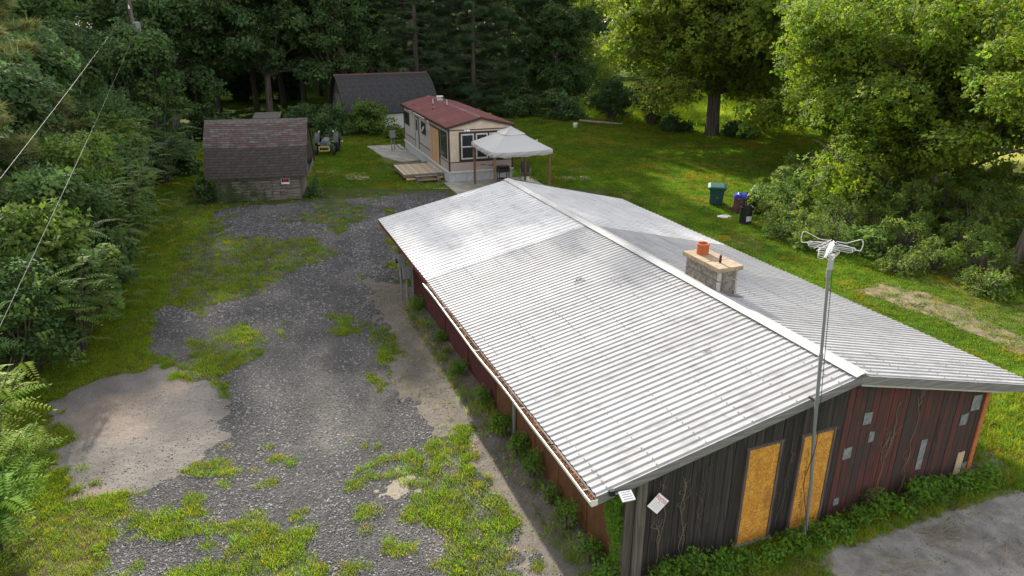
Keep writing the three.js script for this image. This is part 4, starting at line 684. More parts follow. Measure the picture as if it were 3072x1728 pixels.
// bucket, fallen log, brush shelter and scrap behind
{
  const b = thing('bucket', 'small white bucket at the lawn edge', 'bucket', [5.6, 0, -62.4]); part('pail', new THREE.LatheGeometry([[0, .01], [.17, .0], [.22, .4], [.24, .42], [.2, .42], [.15, .04], [0, .04]].map(p => new THREE.Vector2(...p)), 18), M.whitePlastic, b); part('bail', tube([V(-.22, .4, 0), V(-.12, .3, .2), V(.12, .3, .2), V(.22, .4, 0)], .008, 4), M.galv, b);
  solo('fallen_log', limb([V(-1.7, .3, -.4), V(-.6, .24, 0), V(.8, .16, .2), V(2.2, .1, .5)], [.1, .13, .12, .07], 8), M.paleBark, 'pale fallen log lying at the lawn edge under the trees', 'log', [7.9, 0, -64.6]);
  const k = thing('brush_pile', 'low brown stack of old boards behind the tractor', 'board pile', [-17.2, 0, -55.0], .1); for (let i = 0; i < 9; i++) part('board', box(-1 + R(-.2, .2), 1 + R(-.2, .2), .02 + i * .07, .08 + i * .07, -.5 + R(-.1, .1), .5 + R(-.1, .1)), M.bark, k);
  for (let i = 0; i < 8; i++) { const p = [-17.6 + i * .62 + R(-.1, .1), .0, -53.6 - i * .12 + R(-.15, .15)]; const g = slab([[-.22 * R(.6, 1.2), 0], [.2 * R(.6, 1.3), .02], [.16, R(.08, .16)], [-.18, R(.08, .14)]], -.08, .08); solo('white_rock', g, mat([.55, .54, .51], .8), 'white scrap piece in the row on the grass behind the shed', 'scrap', p, R(-.5, .5), 'row of white scraps behind the shed'); }
  const sh = thing('lean_to', 'small dark wooden animal shelter under the pines', 'shelter', [-20.8, 0, -60.2], .2); part('wall', box(-.9, .9, 0, 1.1, -.85, -.8), M.bark, sh); part('side', box(-.95, -.9, 0, 1.2, -.85, .6), M.bark, sh); part('side', box(.9, .95, 0, 1.2, -.85, .6), M.bark, sh); const rf = box(-1.1, 1.1, 0, .06, -1, .85); rf.rotateX(.14); rf.translate(0, 1.32, 0); part('roof', rf, M.greyWood, sh);
  for (const [x, z, l] of [[-22.6, -49.5, 'thin weathered fence post left of the shed'], [23.2, -47.2, 'short dark fence post among the brambles']]) { const f = thing('fence_post', l, 'fence post', [x, 0, z]); part('shaft', limb([V(0, 0, 0), V(.02, .6, 0), V(.03, 1.25, .02)], [.06, .055, .05], 7), M.greyWood, f); part('cap', rod(V(.03, 1.24, .02), V(.03, 1.28, .02), .05, .035, 7), M.greyWood, f); }
}
// power pole and service wires on the left
{
  const t = thing('utility_pole', 'wooden utility pole with grey transformer among the left trees', 'utility pole', [-23.0, 0, -45]);
  part('shaft', limb([V(0, 0, 0), V(0, 5, 0), V(0, 10.6, 0)], [.17, .15, .12], 12), M.bark, t); const tr = part('transformer', rod(V(.32, 8.0, .2), V(.32, 8.75, .2), .21, .21, 18), M.greyMetal, t); part('lid', new THREE.SphereGeometry(.21, 16, 6, 0, 6.283, 0, 1.5).scale(1, .35, 1).translate(.32, 8.75, .2), M.galv, tr); part('bracket', bar(V(0, 8.4, 0), V(.3, 8.4, .2), .08), M.darkMetal, t); part('insulator', rod(V(0, 9.55, .1), V(0, 9.75, .1), .06, .04, 8), M.whitePlastic, t);
  const wire = (a, b, sag, r, label) => { const pts = []; for (let i = 0; i <= 24; i++) { const u = i / 24, p = a.clone().lerp(b, u); p.y -= sag * 4 * u * (1 - u); pts.push(p); } solo('power_line', tube(pts, r, 5, false, 1), M.wire ??= mat([.09, .09, .088], .7), label, 'power line'); };
  wire(V(-23, 9.65, -44.9), V(-7.46, 5.95, -8.4), .1, .0045, 'upper thin grey service wire slanting down across the left trees'); wire(V(-22.8, 8.3, -44.8), V(-7.46, 3.81, -7.9), .1, .0045, 'lower thin grey service wire slanting down across the left trees');
}
// ---------------------------------------------------------------- foliage shapes
rnd = mulberry(4242);
function leafGeo(list) { // list of {p: base, d: direction, s: side, l, w, fold}
  const pos = [], idx = []; for (const f of list) {
    const k = pos.length / 3, up = f.d.clone().cross(f.s).normalize(), mid = f.p.clone().addScaledVector(f.d, f.l * .45), tip = f.p.clone().addScaledVector(f.d, f.l).addScaledVector(up, -f.l * .18), a = mid.clone().addScaledVector(f.s, f.w / 2).addScaledVector(up, f.w * .16), b = mid.clone().addScaledVector(f.s, -f.w / 2).addScaledVector(up, f.w * .16);
    for (const q of [f.p, a, tip, b, mid]) pos.push(q.x, q.y, q.z); idx.push(k, k + 1, k + 4, k + 1, k + 2, k + 4, k, k + 4, k + 3, k + 4, k + 2, k + 3);
  } const g = new THREE.BufferGeometry(); g.setAttribute('position', new THREE.Float32BufferAttribute(pos, 3)); g.setIndex(idx); g.computeVertexNormals(); return g;
}
const rdir = () => { const z = R(-1, 1), a = R(0, 6.2832), s = Math.sqrt(1 - z * z); return V(s * Math.cos(a), z, s * Math.sin(a)); };
function clusterGeo(n, rad, l, w, flat = .6) { const L = []; for (let i = 0; i < n; i++) { const o = rdir().multiplyScalar(rad * Math.cbrt(rnd())); o.y *= flat; const d = rdir(); d.y = d.y * .5 - .15; d.normalize(); const s = d.clone().cross(V(R(-.4, .4), 1, R(-.4, .4))).normalize(); const k = R(.7, 1.25); L.push({ p: o, d, s, l: l * k, w: w * k }); } return leafGeo(L); }
function frondGeo(n, len, l, w) { const L = []; for (let i = 0; i < n; i++) { const t = .15 + .85 * i / n, x = len * t, y = .12 * len * Math.sin(t * 2.4) - .1 * len * t * t; for (const s of [-1, 1]) { const d = V(.35, -.18, s).normalize(), k = (1 - .45 * t) * R(.85, 1.15); L.push({ p: V(x, y, 0), d, s: V(1, 0, -s * .35).normalize(), l: l * k, w: w * k }); } } L.push({ p: V(len, -.02, 0), d: V(1, -.1, 0).normalize(), s: V(0, 0, 1), l: l * .6, w: w * .8 }); return leafGeo(L); }
function needleGeo(n, len, w, spread = 1) { const pos = [], idx = []; for (let i = 0; i < n; i++) { const d = rdir(); d.y = d.y * .55 + .12; d.x += .5 * spread; d.normalize(); const s = d.clone().cross(rdir()).normalize().multiplyScalar(w / 2), l = len * R(.7, 1.15), o = V(R(-.3, .25) * len, R(-.05, .05), R(-.18, .18) * len), k = pos.length / 3; const t = o.clone().addScaledVector(d, l); pos.push(o.x + s.x, o.y + s.y, o.z + s.z, o.x - s.x, o.y - s.y, o.z - s.z, t.x, t.y, t.z); idx.push(k, k + 1, k + 2); } const g = new THREE.BufferGeometry(); g.setAttribute('position', new THREE.Float32BufferAttribute(pos, 3)); g.setIndex(idx); g.computeVertexNormals(); return g; }
function tuftGeo(n, h, w, spread) { const pos = [], idx = []; for (let i = 0; i < n; i++) { const a = R(0, 6.28), r = spread * Math.sqrt(rnd()), b = V(Math.cos(a) * r, 0, Math.sin(a) * r), lean = V(R(-1, 1), 0, R(-1, 1)).multiplyScalar(h * .7), hh = h * R(.5, 1.1), s = V(R(-1, 1), 0, R(-1, 1)).normalize().multiplyScalar(w / 2), k = pos.length / 3, m = b.clone().addScaledVector(lean, .35).add(V(0, hh * .65, 0)), t = b.clone().add(lean).add(V(0, hh * .85, 0)); for (const q of [b.clone().add(s), b.clone().sub(s), m.clone().addScaledVector(s, .8), m.clone().addScaledVector(s, -.8), t]) pos.push(q.x, q.y, q.z); idx.push(k, k + 1, k + 2, k + 1, k + 3, k + 2, k + 2, k + 3, k + 4); } const g = new THREE.BufferGeometry(); g.setAttribute('position', new THREE.Float32BufferAttribute(pos, 3)); g.setIndex(idx); g.computeVertexNormals(); return g; }
const GEO = { broad: [0, 1, 2].map(() => clusterGeo(13, .34, .21, .15)), small: [0, 1].map(() => clusterGeo(16, .28, .13, .085)), frond: [0, 1].map(() => frondGeo(9, .75, .17, .07)), pine: [0, 1].map(() => needleGeo(40, .34, .022)), grass: [0, 1, 2].map(() => tuftGeo(15, .095, .010, .14)), lawn: [0, 1].map(() => tuftGeo(22, .06, .014, .17)), tall: [0, 1].map(() => tuftGeo(18, .42, .014, .14)), weed: [0, 1].map(() => clusterGeo(18, .2, .10, .06, 1)) };
const LM = {
  maple: leafMat(.18, .25, .018, .56, .92), mapleB: leafMat(.13, .20, .022, .52, .92), right: leafMat(.17, .25, .013, .57, .9), deep: leafMat(.055, .105, .026, .38, .88), oak: leafMat(.095, .17, .052, .44, .85), thicket: leafMat(.095, .175, .042, .48, .85), thicketB: leafMat(.13, .215, .032, .52, .85), pine: leafMat(.07, .125, .05, .34, .9), pinePale: leafMat(.19, .215, .07, .4, .85), sapling: leafMat(.2, .30, .016, .58, .85), bramble: leafMat(.15, .225, .028, .54, .92), weed: leafMat(.115, .235, .015, .5, .88), grass: leafMat(.19, .315, .010, .54, .9), lawn: leafMat(.105, .23, .006, .52, .92), straw: leafMat(.36, .30, .13, .3, .9),
};
const OB = new THREE.Object3D(), CC = new THREE.Color(), QQ = new THREE.Quaternion();
function spread(name, geo, m, list, parent, kind = 'stuff') { // list of [pos, up, scale, tint]
  const im = new THREE.InstancedMesh(geo, m, list.length); list.forEach(([p, up, s, c], i) => { OB.position.copy(p); OB.quaternion.setFromUnitVectors(V(0, 1, 0), up); QQ.setFromAxisAngle(V(0, 1, 0), R(0, 6.2832)); OB.quaternion.multiply(QQ); OB.scale.setScalar(s); OB.updateMatrix(); im.setMatrixAt(i, OB.matrix); im.setColorAt(i, c); });
  im.name = name; im.userData.kind = kind; im.castShadow = im.receiveShadow = true; parent.add(im); return im;
}
const tint = (v = .42, warm = .2) => { const k = 1 + R(-v, v), w = R(-warm, warm); return new THREE.Color().setRGB(k * (1 + w), k, k * (1 - w * .5)); };
// points on the shells of leafy lobes
function lobePoints(lobes, per, s0, s1, shell = .45, up = .5) { const out = []; for (const [x, y, z, rx, ry, rz] of lobes) { const n = Math.round(per * (rx * ry + ry * rz + rx * rz) / 3 * 4); for (let i = 0; i < n; i++) { const d = rdir(), r = Math.pow(rnd(), shell); out.push([V(x + d.x * rx * r, Math.max(.1, y + d.y * ry * r), z + d.z * rz * r), d.clone().multiplyScalar(.7).add(V(0, up, 0)).addScaledVector(rdir(), .45).normalize(), R(s0, s1), tint()]); } } return out; }
function broadTree(o) {
  const t = thing(o.name ?? 'maple_tree', o.label, o.cat ?? 'tree', [o.x, 0, o.z], o.turn ?? 0, o.group), H = o.h, rt = o.rt, fork = o.fork ?? H * .25, wood_ = [], lobes = [];
  const lean = V(o.lean?.[0] ?? R(-.3, .3), 0, o.lean?.[1] ?? R(-.3, .3)); const top = V(lean.x, fork, lean.z);
  wood_.push(limb([V(0, -.05, 0), V(lean.x * .1, .25, lean.z * .1), V(lean.x * .4, fork * .5, lean.z * .4), top], [rt * 1.5, rt * 1.1, rt * .95, rt * .9], 11));
  const n = o.limbs ?? 8; for (let i = 0; i < n; i++) {
    const a = i / n * 6.283 + R(-.3, .3), reach = o.r * R(.5, .85), e = V(top.x + Math.cos(a) * reach, lerp(o.low ?? fork * 1.2, H * .85, (i * .618) % 1), top.z + Math.sin(a) * reach), s = top.clone().add(V(0, -R(0, fork * .15), 0)), m = s.clone().lerp(e, .5).add(V(0, R(.2, .8), 0)); const r0 = rt * R(.35, .6);
    wood_.push(limb([s, s.clone().lerp(m, .5).add(V(0, .2, 0)), m, e], [r0, r0 * .8, r0 * .55, r0 * .15], 6)); { const k = o.r * R(.2, .3); lobes.push([e.x, e.y, e.z, k, k * .6, k], [lerp(m.x, e.x, .45), lerp(m.y, e.y, .45) + .3, lerp(m.z, e.z, .45), k * .9, k * .5, k * .9]); }
    for (let j = 0; j < 3; j++) { const u = m.clone().lerp(e, R(.1, .8)), f = u.clone().add(V(R(-1, 1) * o.r * .3, R(-.4, 1) * 1.4, R(-1, 1) * o.r * .3)); wood_.push(limb([u, u.clone().lerp(f, .5).add(V(0, .15, 0)), f], [r0 * .4, r0 * .25, r0 * .06], 5)); }
  }
  const nl = Math.round((o.lobes ?? 26) * 1.5); for (let i = 0; i < nl; i++) { const d = rdir(), q = Math.pow(rnd(), .4), cy = (o.low ?? fork) + (H - (o.low ?? fork)) / 2, ry = (H - (o.low ?? fork)) / 2; const k = o.r * R(.13, .27); lobes.push([top.x + d.x * o.r * .82 * q, cy + d.y * ry * .86 * q, top.z + d.z * o.r * .82 * q, k, k * R(.45, .7), k]); }
  part('trunk', merge(wood_), o.bark ?? M.bark, t); spread('crown', GEO[o.geo ?? 'broad'][Math.floor(R(0, GEO[o.geo ?? 'broad'].length))], o.leaf, lobePoints(lobes, o.per ?? 9, o.s0 ?? .8, o.s1 ?? 1.5), t); return t;
}
function pineTree(o) {
  const t = thing('pine_tree', o.label, 'pine tree', [o.x, 0, o.z], o.turn ?? R(0, 6), o.group), H = o.h, rt = o.rt ?? .28, w_ = [limb([V(0, -.05, 0), V(R(-.1, .1), H * .3, R(-.1, .1)), V(R(-.25, .25), H * .7, R(-.2, .2)), V(0, H, 0)], [rt * 1.15, rt * .85, rt * .45, .03], 9)], pts = [];
  const b0 = o.bare ?? 4; for (let y = b0; y < H - .5; y += R(.5, .85) * (o.step ?? 1)) { const k = 1 - (y - b0) / (H - b0), len = (o.r ?? 4.2) * (.25 + .75 * Math.pow(k, o.full ?? .7)) * R(.7, 1.1), nb = Math.round(R(3, 5)); const a0 = R(0, 6.28); for (let i = 0; i < nb; i++) { const a = a0 + i * 6.283 / nb + R(-.3, .3), dr = R(-.12, .18) - .1 * k, e = V(Math.cos(a) * len, y + len * dr, Math.sin(a) * len), s = V(0, y, 0), m = s.clone().lerp(e, .55).add(V(0, -.15, 0)); w_.push(limb([s, m, e], [.05 * rt / .28, .03, .008], 4)); const n = Math.round(len * (o.per ?? 6)); for (let j = 0; j < n; j++) { const u = .25 + .75 * Math.sqrt(rnd()), p = u < .55 ? s.clone().lerp(m, u / .55) : m.clone().lerp(e, (u - .55) / .45), wd = len * .2 * (1.15 - u) + .15; p.add(V(R(-wd, wd), R(-.1, .16), R(-wd, wd))); pts.push([p, V(R(-.35, .35), 1, R(-.35, .35)).normalize(), R(.9, 1.7) * (o.tuft ?? 1), tint(.3, .12)]); } } }
  for (let i = 0; i < 14; i++) { const y = R(1.5, b0 + 3), a = R(0, 6.28), l = R(.6, 2.2); w_.push(limb([V(0, y, 0), V(Math.cos(a) * l, y - .25, Math.sin(a) * l)], [.03, .006], 4)); }
  part('trunk', merge(w_), o.bark ?? M.bark, t); spread('crown', GEO.pine[Math.floor(R(0, 1.99))], o.leaf ?? LM.pine, pts, t); return t;
}
function shrub(o) {
  const t = thing(o.name ?? 'shrub', o.label, o.cat ?? 'shrub', [o.x, 0, o.z], 0, o.group), w_ = [], lobes = [], n = o.lobes ?? 12;
  for (let i = 0; i < n; i++) { const a = R(0, 6.28), q = Math.sqrt(rnd()) * o.r * .8, y = o.h * lerp(o.low ?? .2, .86, Math.pow(rnd(), o.loose ? 1.5 : .8)) * (o.loose ? R(.8, 1.35) : 1), k = o.r * R(.22, .46) * (o.lk ?? 1), x = Math.cos(a) * q * (1 - .4 * y / o.h), z = Math.sin(a) * q * (1 - .4 * y / o.h); lobes.push([x, y, z, k, Math.min(k * .7, y * .9), k]); w_.push(limb([V(x * .15, -.03, z * .15), V(x * .5, y * .5, z * .5), V(x, y, z)], [.03 + o.h * .006, .02 + o.h * .003, .006], 5)); }
  part('stem', merge(w_), o.bark ?? M.bark, t); const G = GEO[o.geo ?? 'broad']; spread('foliage', G[Math.floor(R(0, G.length))], o.leaf, lobePoints(lobes, o.per ?? 14, o.s0 ?? .7, o.s1 ?? 1.3, .5), t); return t;
}
// ---------------------------------------------------------------- trees
const PINES = 'dark pines behind the sheds';
for (const [x, z, h, bare] of [
  [-30.5, -74, 33, 4.2], [-27.6, -77, 34, 4.6], [-25.6, -80, 35, 4.6], [-22.4, -77, 34, 5], [-20, -84, 36, 4.6], [-33, -70, 32, 3.2], [-38, -72, 33, 2.6], [-16.5, -78, 33, 4.6], [-11.6, -80, 27, 3.6], [-9.2, -70.5, 21, 2.6], [-5.2, -84, 22, 2.4], [-3.8, -71.5, 17, 1.2], [-.2, -74, 16, 1.0], [2.4, -82, 17, 1.0], [-6.4, -76, 20, 2], [-45, -66, 31, 3], [-41, -60, 29, 2], [-13, -88, 34, 4], [-24, -90, 36, 4.6], [-36, -82, 36, 3.6], [-29, -86, 36, 4.2], [-42, -76, 34, 3]])
  pineTree({ x, z, h, bare, r: 4.8, per: 6.5, full: .38, label: 'tall dark pine in the row behind the sheds', group: PINES });
pineTree({ x: -16.4, z: -70.5, h: 33, bare: 11.5, rt: .36, r: 4.4, full: .4, bark: M.paleBark, label: 'pine with a tall bare pale trunk behind the arched-roof outbuilding' });
pineTree({ x: -20.8, z: -28.5, h: 12.5, bare: 2.5, r: 3.6, per: 9, step: .8, leaf: LM.pinePale, label: 'pale sunlit pine at the upper left above the thicket' });
pineTree({ x: -17, z: -22.5, h: 7, bare: 2.2, r: 2.1, per: 10, step: .7, tuft: .8, leaf: LM.pinePale, label: 'smaller pale pine rising from the left thicket' });
// dark broadleaf crowns hanging in front of the pines at left
for (const [x, z, h, r, low, lb] of [[-29.5, -62, 17, 6.4, 3.6, 'broad dark tree overhanging behind the garden shed, leftmost'], [-22.5, -66, 18, 6.6, 4.4, 'broad dark tree overhanging behind the garden shed, middle'], [-17.2, -68, 17, 5, 5, 'broad dark tree overhanging left of the arched-roof outbuilding']]) broadTree({ name: 'oak_tree', x, z, h, r, low, rt: .3, fork: 4.5, lobes: 46, per: 9, bark: M.bark, leaf: LM.oak, label: lb });
broadTree({ name: 'young_tree', x: -13.4, z: -69.5, h: 9.6, r: 2.2, low: 4.6, rt: .12, fork: 4, lobes: 14, per: 12, leaf: LM.oak, label: 'slim young tree behind the arched-roof outbuilding' });
// vine-hung dark tree in the middle
broadTree({ name: 'vine_tree', x: 4.6, z: -74.5, h: 15, r: 5.6, low: .8, rt: .4, fork: 5, lobes: 60, per: 8, leaf: LM.deep, label: 'tall dark tree draped in vines to the ground in the middle distance' });
for (const [x, z, h, r, lf, lb] of [[.6, -70.5, 2.6, 2.6, LM.oak, 'low leafy bush right of the mobile home, nearest the home'], [4.6, -68.4, 2.4, 3, LM.oak, 'low leafy bush at the lawn edge below the vine-draped tree'], [9.4, -66.5, 4.4, 2.8, LM.deep, 'dark rounded bush behind the fallen log'], [12.6, -64.2, 4.0, 2.6, LM.deep, 'dark bush left of the big maple trunk'], [14.2, -60.4, .9, 1.9, LM.deep, 'low dark bush at the foot of the big maple, left side'], [18.6, -57.6, .9, 2.4, LM.deep, 'low dark bush at the foot of the big maple, right side'], [-12.1, -58.6, 3.2, 2.3, LM.thicketB, 'leafy green bush against the arched-roof outbuilding'], [-14.8, -58, 2.2, 2.0, LM.oak, 'low dark bush left of the arched-roof outbuilding'], [-9.6, -56.4, 1.5, 1.0, LM.bramble, 'small weedy shrub beside the mobile home pad'], [-24, -56, 2.6, 3, LM.deep, 'dark underbrush bush behind the garden shed'], [-29, -54, 3.2, 3.2, LM.deep, 'dark underbrush bush at the far left of the pines'], [-18.4, -63, 1.7, 2.2, LM.oak, 'low bush in front of the animal shelter'], [-20, -42.5, 1.1, 1.2, LM.thicket, 'knee-high shrub on the grass left of the garden shed'], [-22.5, -46, 1.8, 1.8, LM.oak, 'shrub at the thicket end left of the garden shed'], [-16.0, -35.4, 1.45, .75, LM.deep, 'ivy bush on the left corner of the garden shed'], [-10.75, -36.7, .9, .55, LM.oak, 'weedy clump at the right corner of the garden shed']]) shrub({ x, z, h, r, leaf: lf, lobes: 30, per: 13, lk: .7, loose: h < 3 ? 1 : 0, low: .1, label: lb });
[[-44, -78, 4.5, 4], [-38, -85, 5, 4], [-32, -86, 4, 3.4], [-27, -86, 3.6, 2.6], [-20.5, -89, 4.4, 3], [-15, -91, 5, 3.4], [-9, -90, 5.5, 3.6], [-4, -90, 6, 4], [1, -88, 6.5, 4], [6, -86, 5, 3], [-47, -70, 5, 4], [-35, -62, 4, 3]].forEach(([x, z, h, r]) => shrub({ name: 'undergrowth_shrub', x, z, h, r, low: .1, lobes: 22, per: 9, s0: .9, s1: 1.6, leaf: LM.deep, label: 'dark undergrowth bush between the pine trunks', group: 'undergrowth between the pines' }));
// maples on the right
broadTree({ x: 16.6, z: -58.4, h: 19, r: 10, low: 2.4, rt: .55, fork: 3.6, limbs: 15, lobes: 112, per: 7, leaf: LM.maple, label: 'big spreading maple with a thick dark trunk at the lawn edge' });
broadTree({ x: 21.8, z: -45.2, h: 15, r: 7.4, low: 2.5, rt: .27, fork: 3.6, limbs: 10, lobes: 62, per: 7.5, leaf: LM.right, label: 'maple with a slim grey trunk right of the green bin' });
broadTree({ x: 19.2, z: -35.6, h: 12.5, r: 7.2, low: 1.6, rt: .42, fork: 2.2, limbs: 12, lobes: 86, per: 12, s0: .5, s1: 1.0, leaf: LM.right, label: 'leafy maple with a stout black trunk above the brambles' });
broadTree({ x: 19.3, z: -25.2, h: 11.5, r: 4.6, low: 3.8, rt: .2, fork: 4.2, lean: [1.2, -.6], limbs: 9, lobes: 52, per: 13, s0: .45, s1: .95, leaf: LM.right, label: 'leaning slim maple at the right edge' });
broadTree({ x: 25.5, z: -31, h: 13, r: 5.2, low: 3, rt: .3, fork: 3.2, limbs: 9, lobes: 52, per: 8, leaf: LM.mapleB, label: 'dense maple behind the leaning one at the right edge' });
broadTree({ x: 27.5, z: -52, h: 17, r: 7, low: 4, rt: .4, fork: 4, limbs: 9, lobes: 52, per: 6, leaf: LM.maple, label: 'maple far behind at the right, against the hay field' });
broadTree({ x: 24.8, z: -40.5, h: 14, r: 5.6, low: 2.6, rt: .25, fork: 3, limbs: 9, lobes: 56, per: 8, leaf: LM.maple, label: 'yellow-green maple filling the gap behind the stout black trunk' });
broadTree({ x: 7, z: -94, h: 18, r: 5.6, low: 3, rt: .3, fork: 4, lobes: 40, per: 6, s0: 1, s1: 1.7, leaf: LM.maple, label: 'bright backlit tree beyond the meadow, left of the big maple' });
broadTree({ x: 50, z: -84, h: 18, r: 8, low: 3, rt: .35, fork: 4.5, lobes: 40, per: 5, s0: 1, s1: 1.8, leaf: LM.maple, label: 'bright backlit tree beyond the hay field at the far right' });
// dead snag between
{ const t = thing('dead_tree', 'bare grey dead tree tangled among the right-hand maples', 'dead tree', [24.5, 0, -44.5]), w_ = [limb([V(0, 0, 0), V(-.6, 4, 0), V(-1.4, 8.5, .2)], [.2, .14, .05], 7)]; for (let i = 0; i < 40; i++) { const k = R(.35, 1), s = V(-1.4 * k, 8.5 * k, .1), e = s.clone().add(V(R(-3.4, 1.2), R(.2, 2), R(-1, 1.6))); w_.push(limb([s, s.clone().lerp(e, .5).add(V(0, .2, 0)), e], [.05, .03, .008], 4)); } part('trunk', merge(w_), mat([.32, .27, .21], .9), t); part('stub', limb([V(-.3, 2, 0), V(.4, 2.8, .2)], [.07, .04], 5), mat([.32, .27, .21], .9), t); }
// far woods beyond the meadow, one mass
{
  const pts = []; for (let i = 0; i < 24000; i++) { const x = R(-85, 100), z = -112 - R(0, 22) + .0025 * x * x, y = Math.pow(rnd(), .8) * 21; pts.push([V(x, y + .6, z), V(R(-.4, .4), 1, R(.2, .8)).normalize(), R(2.2, 3.8), tint(.35, .15)]); }
  const im = spread('far_woods', GEO.broad[1], LM.maple, pts, scene); tag(im, 'far woodland beyond the meadow, bright and backlit', 'woodland');
  const u = []; for (let i = 0; i < 5200; i++) { const x = R(-52, 14), z = R(-106, -92), y = Math.pow(rnd(), 1.3) * 5.5; u.push([V(x, y + .3, z), V(R(-.4, .4), 1, R(-.2, .5)).normalize(), R(1.4, 2.4), tint(.35, .18)]); }
  tag(spread('far_undergrowth', GEO.broad[0], LM.maple, u, scene), 'bright undergrowth glowing between the pine trunks', 'undergrowth');
}
// ---------------------------------------------------------------- left thicket
const ORD = ['first', 'second', 'third', 'fourth', 'fifth', 'sixth', 'seventh', 'eighth', 'ninth', 'tenth', 'eleventh'];
const TH = 'shrubs massed in the left thicket';
function frondsOn(t, r, h, leaf, n = 46) { const im = new THREE.InstancedMesh(GEO.frond[Math.floor(R(0, 1.99))], leaf, n); for (let i = 0; i < n; i++) { const a = R(-1.6, 2.2), u = Math.pow(rnd(), .6), q = r * (1.02 - .35 * u) * R(.75, 1.05); OB.position.set(Math.cos(a) * q, .3 + u * h * .75, Math.sin(a) * q); OB.quaternion.setFromAxisAngle(V(0, 1, 0), -a + R(-.7, .7)).multiply(QQ.setFromAxisAngle(V(0, 0, 1), R(-.5, .35))); OB.scale.setScalar(R(.55, .95)); OB.updateMatrix(); im.setMatrixAt(i, OB.matrix); im.setColorAt(i, tint(.3, .18)); } im.name = 'frond'; im.userData.kind = 'stuff'; im.castShadow = im.receiveShadow = true; t.add(im); return t; }
const front = [[-13.2, -13.6, 3.2, 1.9], [-12.9, -16.4, 3.4, 1.8], [-13.2, -18.8, 4.2, 1.9], [-14.0, -21.4, 4.8, 2.1], [-15, -24.2, 5.2, 2.2], [-16.2, -27.2, 5.4, 2.3], [-17.6, -30.2, 5.6, 2.3], [-19.2, -33.4, 5.8, 2.4], [-20.8, -36.6, 5.4, 2.5], [-22.6, -39.8, 5, 2.4], [-24.2, -43, 4.6, 2.4]];
front.forEach(([x, z, h, r], i) => frondsOn(shrub({ name: 'thicket_shrub', x: x + R(-.4, .2), z, h: h * R(.9, 1.1), r, lobes: 40, per: 17, lk: .8, geo: ['broad', 'small', 'broad'][i % 3], s0: .5, s1: 1.15, leaf: i % 2 ? LM.thicket : LM.thicketB, label: ORD[i] + ' dense shrub from the near end of the left thicket front', group: TH }), r, h, i % 2 ? LM.thicketB : LM.thicket));
for (const [x, z, h, r] of [[-16.8, -17.5, 5.6, 2.4], [-18, -22, 6.8, 2.6], [-19.4, -26.5, 8.6, 3], [-21.4, -31, 9.2, 3], [-23.6, -35.5, 9.5, 3.2], [-26, -40, 9.5, 3.2], [-15.8, -13, 4.4, 2.2], [-28.4, -44.5, 10, 3.4], [-25.5, -30, 12, 3.6], [-28.5, -36, 13, 3.8], [-31.5, -43, 13, 4], [-33, -50, 14, 4.4], [-28, -50, 9, 3.2], [-21.7, -42.4, 9.4, 2.6], [-22.6, -43.6, 10.2, 1.6]]) shrub({ name: 'thicket_tree', cat: 'tree', x, z, h, r, lobes: 34, per: 11, low: .25, s0: .7, s1: 1.3, leaf: rnd() < .5 ? LM.thicket : LM.oak, label: 'taller leafy tree in the back of the left thicket', group: 'trees massed behind the left thicket' });
function fronded(o) { // saplings with feathered leaves on arching stems
  const t = thing('sumac_sapling', o.label, 'sapling', [o.x, 0, o.z], 0, o.group), w_ = [], pts = [];
  for (let i = 0; i < o.n; i++) { const a = R(0, 6.28), l = o.r * Math.sqrt(R(.1, 1)), y = o.h * R(.35, 1), e = V(Math.cos(a) * l, y, Math.sin(a) * l); w_.push(limb([V(R(-.1, .1), -.02, R(-.1, .1)), V(e.x * .4, y * .6, e.z * .4), e], [.035, .022, .008], 5)); const k = o.f; for (let j = 0; j < k; j++) { const q = j / k * 6.283 + R(-.4, .4), s = V(e.x * lerp(.55, 1, j / k), lerp(y * .7, y, j / k), e.z * lerp(.55, 1, j / k)); pts.push([s, q, R(-.35, .3), R(.75, 1.2), tint(.25, .15)]); } }
  part('stem', merge(w_), M.bark, t); const im = new THREE.InstancedMesh(GEO.frond[Math.floor(R(0, 1.99))], o.leaf, pts.length); pts.forEach(([p, q, tl, s, c], i) => { OB.position.copy(p); OB.rotation.set(0, 0, 0); OB.quaternion.setFromAxisAngle(V(0, 1, 0), q).multiply(QQ.setFromAxisAngle(V(0, 0, 1), tl)); OB.scale.setScalar(s * (o.fs ?? 1)); OB.updateMatrix(); im.setMatrixAt(i, OB.matrix); im.setColorAt(i, c); }); im.name = 'frond'; im.userData.kind = 'stuff'; im.castShadow = im.receiveShadow = true; t.add(im);
}
fronded({ x: -10.0, z: -11.0, h: 3.3, r: 1.25, n: 34, f: 7, fs: .85, leaf: LM.sapling, label: 'bright feather-leaved sapling at the lower left edge' });
fronded({ x: -9.4, z: -9.9, h: 1.9, r: 1.3, n: 26, f: 8, leaf: LM.weed, label: 'darker feather-leaved sapling in the lower left corner' });
fronded({ x: -20.3, z: -40.4, h: 4.6, r: 2.4, n: 20, f: 8, fs: 1.4, leaf: LM.thicket, label: 'feather-leaved tree at the far end of the left thicket' });
for (const [x, z, h, lb] of [[-12.4, -18, 3.4, 'nearest'], [-14.4, -24.6, 4.8, 'middle'], [-16.8, -30, 5.2, 'farthest']]) fronded({ x, z, h, r: 1.5, n: 16, f: 6, leaf: LM.thicketB, label: lb + ' of three feather-leaved saplings along the thicket edge', group: 'saplings along the thicket edge' });
